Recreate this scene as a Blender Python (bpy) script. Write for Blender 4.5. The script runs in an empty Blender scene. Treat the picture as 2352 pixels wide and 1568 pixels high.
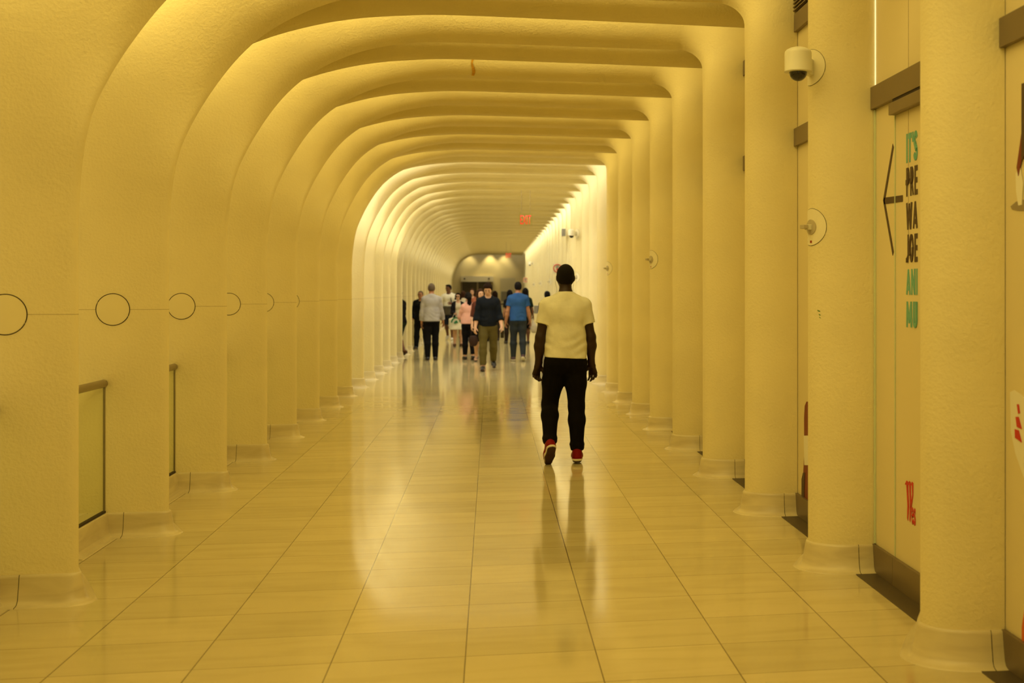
import bpy, bmesh, math, random
import numpy as np
from mathutils import Vector, Matrix

SC = bpy.context.scene
COL = SC.collection
PI = math.pi
random.seed(7)

# ---------------------------------------------------------------- camera, world, exposure, lamps
# Corridor frame: Y runs down the corridor, X to the right, Z up; the camera stands over the origin.
EYE = 1.6
YAW = math.atan(0.168)
cam_d = bpy.data.cameras.new('camera')
cam = bpy.data.objects.new('camera', cam_d)
COL.objects.link(cam)
cam.location = (0, 0, EYE)
cam.rotation_euler = (PI / 2, 0, -YAW)
cam_d.sensor_width = 36.0
cam_d.lens = 2761.0 * 36.0 / 2352.0
cam_d.shift_x = (1176.0 - (1128.0 + 2761.0 * 0.168)) / 2352.0
cam_d.shift_y = (670.0 - 784.0) / 2352.0
cam_d.clip_end = 300
cam_d.dof.use_dof = True
cam_d.dof.focus_distance = 8.6
cam_d.dof.aperture_fstop = 2.9
SC.camera = cam

SC.view_settings.view_transform = 'Standard'
SC.view_settings.look = 'None'
SC.view_settings.gamma = 1.0
SC.view_settings.use_curve_mapping = False
SC.view_settings.exposure = -0.09
SC.cycles.max_bounces = 6
SC.cycles.diffuse_bounces = 3
SC.cycles.glossy_bounces = 3
SC.cycles.transmission_bounces = 4
SC.cycles.caustics_reflective = False
SC.cycles.caustics_refractive = False
SC.cycles.adaptive_threshold = 0.06

WORLD = bpy.data.worlds.new('ambient_fill')  # even warm fill, added through the open end behind the camera
SC.world = WORLD
WORLD.use_nodes = True
WB = WORLD.node_tree.nodes['Background']
WB.inputs[0].default_value = (1.0, 0.72, 0.20, 1)
WB.inputs[1].default_value = 0.50

PITCH = 1.77           # distance from one rib to the next
Y_FIRST = 4.86         # front face of the first rib that shows whole
NRIB = 38
Y_END = 71.0

def rib_y(k):          # k = 1 is the first column on the right of the picture
    return Y_FIRST + PITCH * (k - 1)

def area_lamp(name, loc, size, rot, energy, color, spread=PI):
    d = bpy.data.lights.new(name, 'AREA')
    d.shape = 'RECTANGLE'
    d.size, d.size_y = size
    d.energy = energy
    d.color = color
    d.spread = spread
    o = bpy.data.objects.new(name, d)
    o.location = loc
    o.rotation_euler = rot
    COL.objects.link(o)
    return o

WARM = (1.0, 0.79, 0.262)
COOL = (1.0, 0.98, 0.86)
def slot_lamp(k):
    y = rib_y(k) + 1.30
    if k <= 8:
        e, c, a, b = 28.5, WARM, 0.16, 0.0
    elif k <= 13:
        e, c, a, b = 45, COOL, 0.55, 0.05
    elif k <= 34:
        e, c, a, b = 21.5, COOL, 0.5, 0.80
    else:
        e, c, a, b = 3.5, COOL, 0.3, 0.4
    area_lamp('ceiling_slot_lamp', (-0.2, y, 4.25), (3.9, 0.20), (math.radians(50), 0, 0), e, c)
    area_lamp('groove_lamp', (0.30, rib_y(k) + 0.68, 4.16), (2.7, 0.07), (math.radians(25), 0, 0), e * 0.17, c)
    area_lamp('shoulder_fill', (-2.35, y + .05, 3.75), (0.8, 0.16), (math.radians(60), math.radians(-40), 0), e * a, c)  # extra lamp added to brighten the left shoulders
    if k <= 10:
        area_lamp('fin_fill', (-3.0, rib_y(k) + 1.06, 1.7), (0.12, 3.0), (math.radians(90), 0, math.radians(-12)), 3.7 if k <= 8 else 5, c)  # added fill, hidden behind a fin, brightens the next fin's front face
    if b > 0:
        area_lamp('column_fill', (1.55, y, 4.22), (0.7, 0.16), (math.radians(40), 0, 0), e * b, c)  # extra lamp added so the farther right columns come out brighter
for k in range(-2, NRIB):
    slot_lamp(k)

# ---------------------------------------------------------------- helpers: materials
def mat(name, color, rough=0.6, metal=0.0, spec=0.5, noise=0.0, nscale=8.0, bump=0.0, bscale=80.0, coat=0.0, emit=None, estr=0.0, bdist=0.01):
    m = bpy.data.materials.new(name)
    m.use_nodes = True
    nt = m.node_tree
    b = nt.nodes['Principled BSDF']
    b.inputs['Base Color'].default_value = (*color, 1)
    b.inputs['Roughness'].default_value = rough
    b.inputs['Metallic'].default_value = metal
    b.inputs['Specular IOR Level'].default_value = spec
    b.inputs['Coat Weight'].default_value = coat
    if emit:
        b.inputs['Emission Color'].default_value = (*emit, 1)
        b.inputs['Emission Strength'].default_value = estr
    tc = nt.nodes.new('ShaderNodeTexCoord')
    if noise > 0:
        n = nt.nodes.new('ShaderNodeTexNoise')
        n.inputs['Scale'].default_value = nscale
        n.inputs['Detail'].default_value = 5
        nt.links.new(tc.outputs['Object'], n.inputs['Vector'])
        r = nt.nodes.new('ShaderNodeValToRGB')
        r.color_ramp.elements[0].position = 0.3
        r.color_ramp.elements[1].position = 0.7
        r.color_ramp.elements[0].color = (*[c * (1 - noise) for c in color], 1)
        r.color_ramp.elements[1].color = (*[min(1, c * (1 + noise * 0.5)) for c in color], 1)
        nt.links.new(n.outputs['Fac'], r.inputs['Fac'])
        nt.links.new(r.outputs['Color'], b.inputs['Base Color'])
    if bump > 0:
        n2 = nt.nodes.new('ShaderNodeTexNoise')
        n2.inputs['Scale'].default_value = bscale
        n2.inputs['Detail'].default_value = 4
        nt.links.new(tc.outputs['Object'], n2.inputs['Vector'])
        bp = nt.nodes.new('ShaderNodeBump')
        bp.inputs['Strength'].default_value = bump
        bp.inputs['Distance'].default_value = bdist
        nt.links.new(n2.outputs['Fac'], bp.inputs['Height'])
        nt.links.new(bp.outputs['Normal'], b.inputs['Normal'])
    return m

def N(nt, t, **kw):
    n = nt.nodes.new(t)
    for k, v in kw.items():
        setattr(n, k, v)
    return n

def math_node(nt, op, a=None, b=None, va=0.0, vb=0.0):
    n = nt.nodes.new('ShaderNodeMath')
    n.operation = op
    n.inputs[0].default_value = va
    n.inputs[1].default_value = vb
    if a is not None: nt.links.new(a, n.inputs[0])
    if b is not None: nt.links.new(b, n.inputs[1])
    return n.outputs[0]

WALL_C = (0.84, 0.725, 0.39)
def plaster_mat():
    m = mat('cream_plaster', WALL_C, rough=0.55, spec=0.3, noise=0.05, nscale=1.6)
    nt = m.node_tree
    b = nt.nodes['Principled BSDF']
    geo = N(nt, 'ShaderNodeNewGeometry')
    sep = N(nt, 'ShaderNodeSeparateXYZ')
    nt.links.new(geo.outputs['Position'], sep.inputs[0])
    # fine seam that runs across the left side of every rib at eye level
    dz = math_node(nt, 'ABSOLUTE', math_node(nt, 'SUBTRACT', sep.outputs['Z'], None, 0, 1.484))
    line = math_node(nt, 'LESS_THAN', dz, None, 0, 0.0022)
    left = math_node(nt, 'LESS_THAN', sep.outputs['X'], None, 0, -1.0)
    fac = math_node(nt, 'MULTIPLY', line, left)
    mx = N(nt, 'ShaderNodeMixRGB')
    mx.inputs[2].default_value = (0.38, 0.27, 0.12, 1)
    src = b.inputs['Base Color'].links[0].from_socket
    nt.links.new(math_node(nt, 'MULTIPLY', fac, None, 0, 0.55), mx.inputs[0])
    nt.links.new(src, mx.inputs[1])
    nt.links.new(mx.outputs[0], b.inputs['Base Color'])
    # orange-peel skim coat
    n1 = N(nt, 'ShaderNodeTexNoise'); n1.inputs['Scale'].default_value = 55; n1.inputs['Detail'].default_value = 3
    n2 = N(nt, 'ShaderNodeTexNoise'); n2.inputs['Scale'].default_value = 6; n2.inputs['Detail'].default_value = 4
    nt.links.new(geo.outputs['Position'], n1.inputs['Vector'])
    nt.links.new(geo.outputs['Position'], n2.inputs['Vector'])
    h = math_node(nt, 'ADD', n1.outputs['Fac'], math_node(nt, 'MULTIPLY', n2.outputs['Fac'], None, 0, 1.5))
    bp = N(nt, 'ShaderNodeBump')
    bp.inputs['Strength'].default_value = 0.48
    bp.inputs['Distance'].default_value = 0.006
    nt.links.new(h, bp.inputs['Height'])
    nt.links.new(bp.outputs['Normal'], b.inputs['Normal'])
    return m

TILE_X0, TILE_DX = -0.111, 0.570
TILE_Y0, TILE_DY = 4.93, 0.4404
def floor_mat():
    m = bpy.data.materials.new('polished_marble_tiles')
    m.use_nodes = True
    nt = m.node_tree
    b = nt.nodes['Principled BSDF']
    geo = N(nt, 'ShaderNodeNewGeometry')
    sep = N(nt, 'ShaderNodeSeparateXYZ')
    nt.links.new(geo.outputs['Position'], sep.inputs[0])
    u = math_node(nt, 'DIVIDE', math_node(nt, 'SUBTRACT', sep.outputs['X'], None, 0, TILE_X0), None, 0, TILE_DX)
    v = math_node(nt, 'DIVIDE', math_node(nt, 'SUBTRACT', sep.outputs['Y'], None, 0, TILE_Y0), None, 0, TILE_DY)
    fu, fv = math_node(nt, 'FLOOR', u), math_node(nt, 'FLOOR', v)
    cell = N(nt, 'ShaderNodeCombineXYZ')
    nt.links.new(fu, cell.inputs[0]); nt.links.new(fv, cell.inputs[1])
    wn = N(nt, 'ShaderNodeTexWhiteNoise', noise_dimensions='2D')
    nt.links.new(cell.outputs[0], wn.inputs['Vector'])
    # veins, offset tile by tile so that they break at the joints
    off = N(nt, 'ShaderNodeVectorMath', operation='SCALE'); off.inputs['Scale'].default_value = 13.0
    nt.links.new(wn.outputs['Color'], off.inputs[0])
    add = N(nt, 'ShaderNodeVectorMath', operation='ADD')
    nt.links.new(geo.outputs['Position'], add.inputs[0]); nt.links.new(off.outputs[0], add.inputs[1])
    mp = N(nt, 'ShaderNodeMapping'); mp.inputs['Rotation'].default_value = (0, 0, 0.35); mp.inputs['Scale'].default_value = (0.8, 4.5, 1)
    nt.links.new(add.outputs[0], mp.inputs['Vector'])
    ns = N(nt, 'ShaderNodeTexNoise'); ns.inputs['Scale'].default_value = 1.6; ns.inputs['Detail'].default_value = 7; ns.inputs['Distortion'].default_value = 0.7
    nt.links.new(mp.outputs[0], ns.inputs['Vector'])
    ramp = N(nt, 'ShaderNodeValToRGB')
    e = ramp.color_ramp.elements
    e[0].position, e[0].color = 0.30, (0.60, 0.495, 0.25, 1)
    e[1].position, e[1].color = 0.56, (0.665, 0.555, 0.29, 1)
    nt.links.new(ns.outputs['Fac'], ramp.inputs['Fac'])
    hsv = N(nt, 'ShaderNodeHueSaturation')
    mr = N(nt, 'ShaderNodeMapRange'); mr.inputs['To Min'].default_value = 0.90; mr.inputs['To Max'].default_value = 1.04
    nt.links.new(wn.outputs['Value'], mr.inputs['Value']); nt.links.new(mr.outputs[0], hsv.inputs['Value'])
    nt.links.new(ramp.outputs['Color'], hsv.inputs['Color'])
    # joints
    def edge(f, w):
        fr = math_node(nt, 'FRACT', f)
        d = math_node(nt, 'MINIMUM', fr, math_node(nt, 'SUBTRACT', None, fr, 1.0))
        return math_node(nt, 'LESS_THAN', d, None, 0, w)
    ju = edge(u, 0.0030 / TILE_DX)
    jv = math_node(nt, 'MULTIPLY', edge(v, 0.0030 / TILE_DY), None, 0, 0.55)
    j = math_node(nt, 'MAXIMUM', math_node(nt, 'MULTIPLY', ju, None, 0, 0.85), jv)
    mx = N(nt, 'ShaderNodeMixRGB'); mx.inputs[2].default_value = (0.13, 0.085, 0.03, 1)
    nt.links.new(j, mx.inputs[0]); nt.links.new(hsv.outputs[0], mx.inputs[1])
    nt.links.new(mx.outputs[0], b.inputs['Base Color'])
    b.inputs['Specular IOR Level'].default_value = 0.75
    rr = math_node(nt, 'ADD', math_node(nt, 'MULTIPLY', ns.outputs['Fac'], None, 0, 0.06), None, 0, 0.07)
    nt.links.new(rr, b.inputs['Roughness'])
    nb = N(nt, 'ShaderNodeTexNoise'); nb.inputs['Scale'].default_value = 1.3
    nt.links.new(add.outputs[0], nb.inputs['Vector'])
    bp = N(nt, 'ShaderNodeBump'); bp.inputs['Strength'].default_value = 0.10; bp.inputs['Distance'].default_value = 0.01
    nt.links.new(nb.outputs['Fac'], bp.inputs['Height']); nt.links.new(bp.outputs['Normal'], b.inputs['Normal'])
    return m

def skirting_mat():
    m = bpy.data.materials.new('marble_skirting')
    m.use_nodes = True
    nt = m.node_tree
    b = nt.nodes['Principled BSDF']
    tc = N(nt, 'ShaderNodeTexCoord')
    mp = N(nt, 'ShaderNodeMapping'); mp.inputs['Scale'].default_value = (1.2, 1.2, 6)
    geo = N(nt, 'ShaderNodeNewGeometry')
    nt.links.new(geo.outputs['Position'], mp.inputs['Vector'])
    ns = N(nt, 'ShaderNodeTexNoise'); ns.inputs['Scale'].default_value = 2.2; ns.inputs['Detail'].default_value = 6; ns.inputs['Distortion'].default_value = 0.6
    nt.links.new(mp.outputs[0], ns.inputs['Vector'])
    ramp = N(nt, 'ShaderNodeValToRGB')
    e = ramp.color_ramp.elements
    e[0].position, e[0].color = 0.3, (0.57, 0.47, 0.26, 1)
    e[1].position, e[1].color = 0.58, (0.70, 0.595, 0.34, 1)
    nt.links.new(ns.outputs['Fac'], ramp.inputs['Fac'])
    nt.links.new(ramp.outputs['Color'], b.inputs['Base Color'])
    b.inputs['Roughness'].default_value = 0.3
    return m

M = {}
M['plaster'] = plaster_mat()
M['floor'] = floor_mat()
M['skirting'] = skirting_mat()
M['gap'] = mat('dark_joint', (0.045, 0.03, 0.012), 0.9)
M['bronze'] = mat('brown_grey_metal', (0.27, 0.21, 0.13), 0.45, 0.6, noise=0.08, nscale=3)
M['bronze_dark'] = mat('dark_metal', (0.12, 0.09, 0.05), 0.5, 0.4)
M['steel'] = mat('brushed_steel', (0.36, 0.30, 0.20), 0.35, 0.8)
M['panel'] = mat('hoarding_panel', (0.78, 0.66, 0.37), 0.45, noise=0.03, nscale=1.0)
M['shell'] = mat('cream_wall', (0.82, 0.71, 0.40), 0.6, noise=0.03, nscale=1.0)
M['white_plastic'] = mat('off_white_plastic', (0.82, 0.77, 0.58), 0.4)
M['smoke'] = mat('smoked_dome', (0.012, 0.008, 0.005), 0.08, coat=0.5)
M['cover'] = mat('cover_plate', (0.86, 0.77, 0.50), 0.5, noise=0.03, nscale=4)
M['fin_cover'] = mat('fin_cover_plate', (0.84, 0.725, 0.39), 0.5, noise=0.03, nscale=4)
M['teal'] = mat('teal_print', (0.15, 0.42, 0.31), 0.5)
M['brown_ink'] = mat('dark_brown_print', (0.065, 0.034, 0.018), 0.5)
M['red_ink'] = mat('red_print', (0.60, 0.025, 0.012), 0.5)
M['maroon_ink'] = mat('maroon_print', (0.20, 0.028, 0.008), 0.5)
M['grey_ink'] = mat('grey_print', (0.33, 0.26, 0.15), 0.6)
M['white_ink'] = mat('pale_print', (0.86, 0.80, 0.62), 0.5)
M['orange_ink'] = mat('orange_print', (0.75, 0.14, 0.02), 0.5)
M['red_label'] = mat('red_sticker', (0.62, 0.09, 0.02), 0.5)
M['green_mark'] = mat('green_scuff', (0.16, 0.30, 0.06), 0.8)
M['rust'] = mat('rust_stain', (0.62, 0.33, 0.03), 0.8, noise=0.2, nscale=30)
M['exit_red'] = mat('lit_red_letters', (0.25, 0.01, 0.005), 0.4, emit=(1.0, 0.045, 0.02), estr=1.0)
M['strobe_ring'] = mat('grey_cream_plastic', (0.50, 0.42, 0.26), 0.45)
M['grey_box'] = mat('grey_grille', (0.27, 0.25, 0.19), 0.6)
M['notice'] = mat('notice_paper', (0.72, 0.65, 0.42), 0.6)
M['dark_door'] = mat('dark_doorway', (0.035, 0.024, 0.010), 0.35)
def glass_mat():
    m = bpy.data.materials.new('greenish_glass')
    m.use_nodes = True
    nt = m.node_tree
    nt.nodes.remove(nt.nodes['Principled BSDF'])
    out = nt.nodes['Material Output']
    tr = N(nt, 'ShaderNodeBsdfTransparent'); tr.inputs[0].default_value = (0.965, 0.985, 0.90, 1)
    gl = N(nt, 'ShaderNodeBsdfGlossy'); gl.inputs['Roughness'].default_value = 0.03
    mx = N(nt, 'ShaderNodeMixShader'); mx.inputs[0].default_value = 0.05
    nt.links.new(tr.outputs[0], mx.inputs[1]); nt.links.new(gl.outputs[0], mx.inputs[2])
    nt.links.new(mx.outputs[0], out.inputs['Surface'])
    return m
M['glass_edge'] = mat('pale_green_glass_edge', (0.66, 0.72, 0.44), 0.25)
M['glass'] = glass_mat()

# ---------------------------------------------------------------- helpers: objects
def tag(o, label=None, cat=None, group=None, kind=None):
    if label: o['label'] = label
    if cat: o['category'] = cat
    if group: o['group'] = group
    if kind: o['kind'] = kind
    return o

def empty(name, loc=(0, 0, 0), rz=0.0):
    o = bpy.data.objects.new(name, None)
    o.empty_display_size = 0.1
    o.location = loc
    o.rotation_euler = (0, 0, rz)
    COL.objects.link(o)
    return o

def link(name, me, m=None, parent=None, smooth=False):
    if m is not None and not me.materials:
        me.materials.append(m)
    if smooth and len(me.polygons):
        me.polygons.foreach_set('use_smooth', [True] * len(me.polygons))
    o = bpy.data.objects.new(name, me)
    COL.objects.link(o)
    if parent: o.parent = parent
    return o

def from_bm(name, bm, m, parent=None, smooth=False, recalc=True):
    if recalc: bmesh.ops.recalc_face_normals(bm, faces=bm.faces)
    me = bpy.data.meshes.new(name)
    bm.to_mesh(me); bm.free()
    return link(name, me, m, parent, smooth)

def box_bm(bm, lo, hi, bevel=0.0):
    r = bmesh.ops.create_cube(bm, size=1.0)
    vs = r['verts']
    c = [(lo[i] + hi[i]) / 2 for i in range(3)]
    s = [hi[i] - lo[i] for i in range(3)]
    for v in vs:
        v.co = Vector((c[0] + v.co.x * s[0], c[1] + v.co.y * s[1], c[2] + v.co.z * s[2]))
    if bevel > 0:
        es = list({e for v in vs for e in v.link_edges})
        bmesh.ops.bevel(bm, geom=es, offset=bevel, segments=2, affect='EDGES', profile=0.5)
    return bm

def box(name, lo, hi, m, parent=None, bevel=0.0):
    return from_bm(name, box_bm(bmesh.new(), lo, hi, bevel), m, parent)

def lathe_bm(bm, prof, seg=32, axis='Z', origin=(0, 0, 0), R=None):
    rings = []
    o = Vector(origin)
    for r, z in prof:
        ring = []
        for i in range(seg):
            a = 2 * PI * i / seg
            p = Vector((r * math.cos(a), r * math.sin(a), z))
            if R is not None: p = R @ p
            ring.append(bm.verts.new(o + p))
        rings.append(ring)
    for a, b in zip(rings, rings[1:]):
        for i in range(seg):
            bm.faces.new((a[i], a[(i + 1) % seg], b[(i + 1) % seg], b[i]))
    bm.faces.new(rings[0][::-1]); bm.faces.new(rings[-1])
    return bm

def tube_bm(bm, pts, r, seg=8):
    pts = [Vector(p) for p in pts]
    rings = []
    for i, p in enumerate(pts):
        t = (pts[min(i + 1, len(pts) - 1)] - pts[max(i - 1, 0)]).normalized()
        up = Vector((0, 0, 1)) if abs(t.z) < 0.9 else Vector((1, 0, 0))
        u = t.cross(up).normalized(); v = t.cross(u)
        rr = r[i] if isinstance(r, (list, tuple)) else r
        rings.append([bm.verts.new(p + (u * math.cos(2 * PI * j / seg) + v * math.sin(2 * PI * j / seg)) * rr) for j in range(seg)])
    for a, b in zip(rings, rings[1:]):
        for i in range(seg):
            bm.faces.new((a[i], a[(i + 1) % seg], b[(i + 1) % seg], b[i]))
    bm.faces.new(rings[0][::-1]); bm.faces.new(rings[-1])
    return bm

def prism_bm(bm, poly, to3d, n, t):
    """extrude a 2-D polygon: to3d maps (u, v) to a point, n is the extrusion vector direction, t its thickness"""
    n = Vector(n)
    a = [bm.verts.new(Vector(to3d(*p))) for p in poly]
    b = [bm.verts.new(Vector(to3d(*p)) + n * t) for p in poly]
    bm.faces.new(a[::-1]); bm.faces.new(b)
    for i in range(len(poly)):
        j = (i + 1) % len(poly)
        bm.faces.new((a[i], a[j], b[j], b[i]))
    return bm

# ---------------------------------------------------------------- the room
def structure(name, lo, hi, m):
    return tag(box(name, lo, hi, m), kind='structure')

Y_BACK = -4.5
structure('floor', (-3.3, Y_BACK, -0.2), (2.5, Y_END + 0.3, 0.0), M['floor'])
structure('ceiling', (-3.3, Y_BACK, 4.40), (2.5, Y_END + 0.3, 4.6), M['shell'])
structure('wall_left', (-3.4, Y_BACK, 0.0), (-3.12, Y_END + 0.3, 4.40), M['shell'])
structure('wall_right', (2.175, Y_BACK, 0.0), (2.4, Y_END + 0.3, 4.40), M['panel'])

# ---------------------------------------------------------------- rib arches
def catmull(pts, per):
    P = [np.array(p, float) for p in pts]
    P = [2 * P[0] - P[1]] + P + [2 * P[-1] - P[-2]]
    out = []
    for i in range(1, len(P) - 2):
        for j in range(per):
            t = j / per
            a, b, c, d = P[i - 1], P[i], P[i + 1], P[i + 2]
            out.append(0.5 * ((2 * b) + (c - a) * t + (2 * a - 5 * b + 4 * c - d) * t * t + (3 * b - a - 3 * c + d) * t ** 3))
    out.append(P[-2])
    return np.array(out)

def resample(c, n, ease=False):
    d = np.r_[0, np.cumsum(np.linalg.norm(np.diff(c, axis=0), axis=1))]
    u = np.linspace(0, 1, n)
    t = d[-1] * (1 - (1 - u) ** 2.2 if ease else u)
    return np.stack([np.interp(t, d, c[:, i]) for i in range(c.shape[1])], 1)

def profile(F, S, B, nF=18, nS=20, nB=5):
    f = resample(catmull(F, 12), nF, True)
    s = resample(catmull(S, 12), nS)
    b = resample(np.array(B, float), nB)
    return np.concatenate([f, s[1:], b[1:]], 0)

# (inward, along the corridor) cross-sections of a rib: column, ceiling, shoulder, left fin
PROF_COL = profile([(-.355, .0), (-.26, .0), (-.17, .014), (-.08, .050), (-.022, .105), (0, .17)],
                   [(0, .17), (-.02, .225), (-.06, .31), (-.13, .45), (-.25, .66)], [(-.25, .66), (-.355, .78)])
PROF_CEIL = profile([(-.60, -.06), (-.42, .0), (-.26, .07), (-.12, .17), (-.035, .28), (0, .40)],
                    [(0, .40), (-.03, .445), (-.10, .495), (-.22, .535), (-.42, .57)], [(-.42, .57), (-.6, .58)])
PROF_SHO = profile([(-.85, -.02), (-.58, -.01), (-.34, .035), (-.16, .11), (-.045, .20), (0, .32)],
                   [(0, .32), (-.03, .41), (-.09, .52), (-.17, .65), (-.34, .9)], [(-.34, .9), (-.85, .98)])
# second lip of a rib's ceiling part, behind the first
PROF_LIP = profile([(-.55, .83), (-.30, .835), (-.15, .85), (-.075, .88), (-.022, .93), (0, 1.0)],
                   [(0, 1.0), (-.008, 1.01), (-.03, 1.02), (-.06, 1.03)], [(-.06, 1.03), (-.55, 1.05)], 16, 5, 3)
PROF_FIN = profile([(-.95, .0), (-.55, .0), (-.28, .0), (-.14, .0), (-.07, .0), (-.035, .001), (-.012, .008), (0, .03)],
                   [(0, .03), (-.03, .10), (-.10, .27), (-.22, .55), (-.40, .92)], [(-.40, .92), (-.95, 1.0)])
X_COL, Z_CEIL, X_FIN = 1.822, 3.75, -2.104

def arch_path():
    pts, w = [], []
    for z in np.linspace(0, 3.3, 12): pts.append((X_COL, z)); w.append(0.0)
    r = 0.20
    for a in np.linspace(0, PI / 2, 12):
        pts.append((X_COL - r + r * math.cos(a), Z_CEIL - r + r * math.sin(a))); w.append(0.15 + 0.75 * a / (PI / 2))
    for x in np.linspace(1.40, -0.3, 12): pts.append((x, Z_CEIL)); w.append(1.0)
    arc = catmull([(-.3, 3.75), (-.62, 3.735), (-1.0, 3.66), (-1.31, 3.535), (-1.555, 3.38), (-1.74, 3.18), (-1.90, 2.905), (-2.02, 2.61), (-2.07, 2.38), (-2.095, 2.16), (-2.104, 1.95)], 5)
    for p in arc[1:]:
        x, z = p
        if x > -1.35: ww = 1.0 + np.clip((-0.35 - x) / 1.0, 0, 1)
        else: ww = 2.0 + np.clip((3.45 - z) / 1.1, 0, 1)
        pts.append((x, z)); w.append(float(ww))
    for z in np.linspace(1.7, 0, 7): pts.append((X_FIN, z)); w.append(3.0)
    return np.array(pts), np.array(w)

def blend_profile(w):
    Ps = [PROF_COL, PROF_CEIL, PROF_SHO, PROF_FIN]
    i = min(int(w), 2); f = w - i
    f = f * f * (3 - 2 * f)
    return Ps[i] * (1 - f) + Ps[i + 1] * f

def arch_grid():
    P, W = arch_path()
    T = np.gradient(P, axis=0)
    T /= np.linalg.norm(T, axis=1)[:, None]
    Nn = np.stack([-T[:, 1], T[:, 0]], 1)
    G = []
    for p, n, w in zip(P, Nn, W):
        pr = blend_profile(w)
        G.append(np.stack([p[0] + n[0] * pr[:, 0], pr[:, 1], p[1] + n[1] * pr[:, 0]], 1))
    G = np.array(G)
    G[..., 2] = np.clip(G[..., 2], 0.0, 4.395)
    G[..., 0] = np.clip(G[..., 0], -3.10, 2.172)
    return G
ARCH_G = arch_grid()

def arch_mesh():
    G = ARCH_G
    ns, nc = G.shape[:2]
    V = G.reshape(-1, 3).tolist()
    Fc = []
    for i in range(ns - 1):
        for j in range(nc - 1):
            a = i * nc + j
            Fc.append((a, a + 1, a + nc + 1, a + nc))
    me = bpy.data.meshes.new('rib')
    me.from_pydata(V, [], Fc)
    me.update()
    bm = bmesh.new(); bm.from_mesh(me)
    bm.verts.ensure_lookup_table(); bm.edges.ensure_lookup_table()
    sharp = {17, 17 + 19}
    for e in bm.edges:
        a, b = e.verts[0].index, e.verts[1].index
        if a % nc == b % nc and (a % nc) == 36: e.smooth = False
    bmesh.ops.recalc_face_normals(bm, faces=bm.faces)
    # normals should look into the corridor / towards the camera
    f = min((f for f in bm.faces), key=lambda f: f.calc_center_median().y - 0 if abs(f.calc_center_median().x + 2.5) < 0.2 else 9)
    if f.normal.y > 0: bmesh.ops.reverse_faces(bm, faces=bm.faces)
    bm.to_mesh(me); bm.free()
    me.polygons.foreach_set('use_smooth', [True] * len(me.polygons))
    me.materials.append(M['plaster'])
    return me

def lip_mesh():
    P = catmull([(2.17, 3.705), (1.2, 3.715), (.3, 3.72), (-.35, 3.72), (-.70, 3.70), (-1.02, 3.665), (-1.33, 3.60), (-1.68, 3.485), (-2.0, 3.32), (-2.4, 3.02), (-2.75, 2.6)], 6)
    T = np.gradient(P, axis=0); T /= np.linalg.norm(T, axis=1)[:, None]
    Nn = np.stack([-T[:, 1], T[:, 0]], 1)
    pr = PROF_LIP
    G = np.stack([P[:, 0:1] + Nn[:, 0:1] * pr[:, 0], np.broadcast_to(pr[:, 1], (len(P), len(pr))), P[:, 1:2] + Nn[:, 1:2] * pr[:, 0]], -1)
    G[..., 0] = np.clip(G[..., 0], -3.10, 2.172)
    G[..., 2] = np.minimum(G[..., 2], 4.395)
    ns, nc = G.shape[:2]
    Fc = [(i * nc + j, i * nc + j + 1, (i + 1) * nc + j + 1, (i + 1) * nc + j) for i in range(ns - 1) for j in range(nc - 1)]
    me = bpy.data.meshes.new('second_lip')
    me.from_pydata(G.reshape(-1, 3).tolist(), [], Fc)
    bm = bmesh.new(); bm.from_mesh(me)
    bm.verts.ensure_lookup_table()
    for e in bm.edges:
        a, b = e.verts[0].index, e.verts[1].index
        if a % nc == b % nc == 19: e.smooth = False
    bmesh.ops.recalc_face_normals(bm, faces=bm.faces)
    bm.to_mesh(me); bm.free()
    me.polygons.foreach_set('use_smooth', [True] * len(me.polygons))
    me.materials.append(M['plaster'])
    return me

def plan_curve(prof, x0, sgn):
    """plan outline (X, Y) of a shaft: sgn=-1 for the right column whose inward is -X, +1 for the left fin"""
    return np.stack([x0 + sgn * prof[:, 0], prof[:, 1]], 1)
PLAN_COL = plan_curve(PROF_COL, X_COL, -1)
PLAN_COL[:, 0] = np.minimum(PLAN_COL[:, 0], 2.172)
PLAN_FIN = plan_curve(PROF_FIN, X_FIN, 1)

def plan_normals(C, sgn):
    T = np.gradient(C, axis=0); T /= np.linalg.norm(T, axis=1)[:, None] + 1e-9
    n = np.stack([T[:, 1], -T[:, 0]], 1)
    # outward = towards the corridor / the camera at the front face
    if n[2, 1] > 0: n = -n
    return n

SK_PROF = [(0.088, 0.0), (0.086, 0.003), (0.066, 0.006), (0.049, 0.012), (0.037, 0.030), (0.026, 0.08), (0.016, 0.138), (0.013, 0.150), (0.007, 0.154), (-0.02, 0.1545)]
def skirting_mesh(C, sgn, name):
    n = plan_normals(C, sgn)
    V, Fc = [], []
    for off, z in SK_PROF:
        for p, q in zip(C, n): V.append((min(p[0] + q[0] * off, 2.172), p[1] + q[1] * off, z))
    m = len(C)
    for i in range(len(SK_PROF) - 1):
        for j in range(m - 1):
            a = i * m + j
            Fc.append((a, a + 1, a + m + 1, a + m))
    me = bpy.data.meshes.new(name)
    me.from_pydata(V, [], Fc)
    bm = bmesh.new(); bm.from_mesh(me)
    bmesh.ops.recalc_face_normals(bm, faces=bm.faces)
    f = min(bm.faces, key=lambda f: f.calc_center_median().y)
    if f.normal.y > 0.2: bmesh.ops.reverse_faces(bm, faces=bm.faces)
    bm.to_mesh(me); bm.free()
    me.polygons.foreach_set('use_smooth', [True] * len(me.polygons))
    me.materials.append(M['skirting'])
    return me

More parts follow.
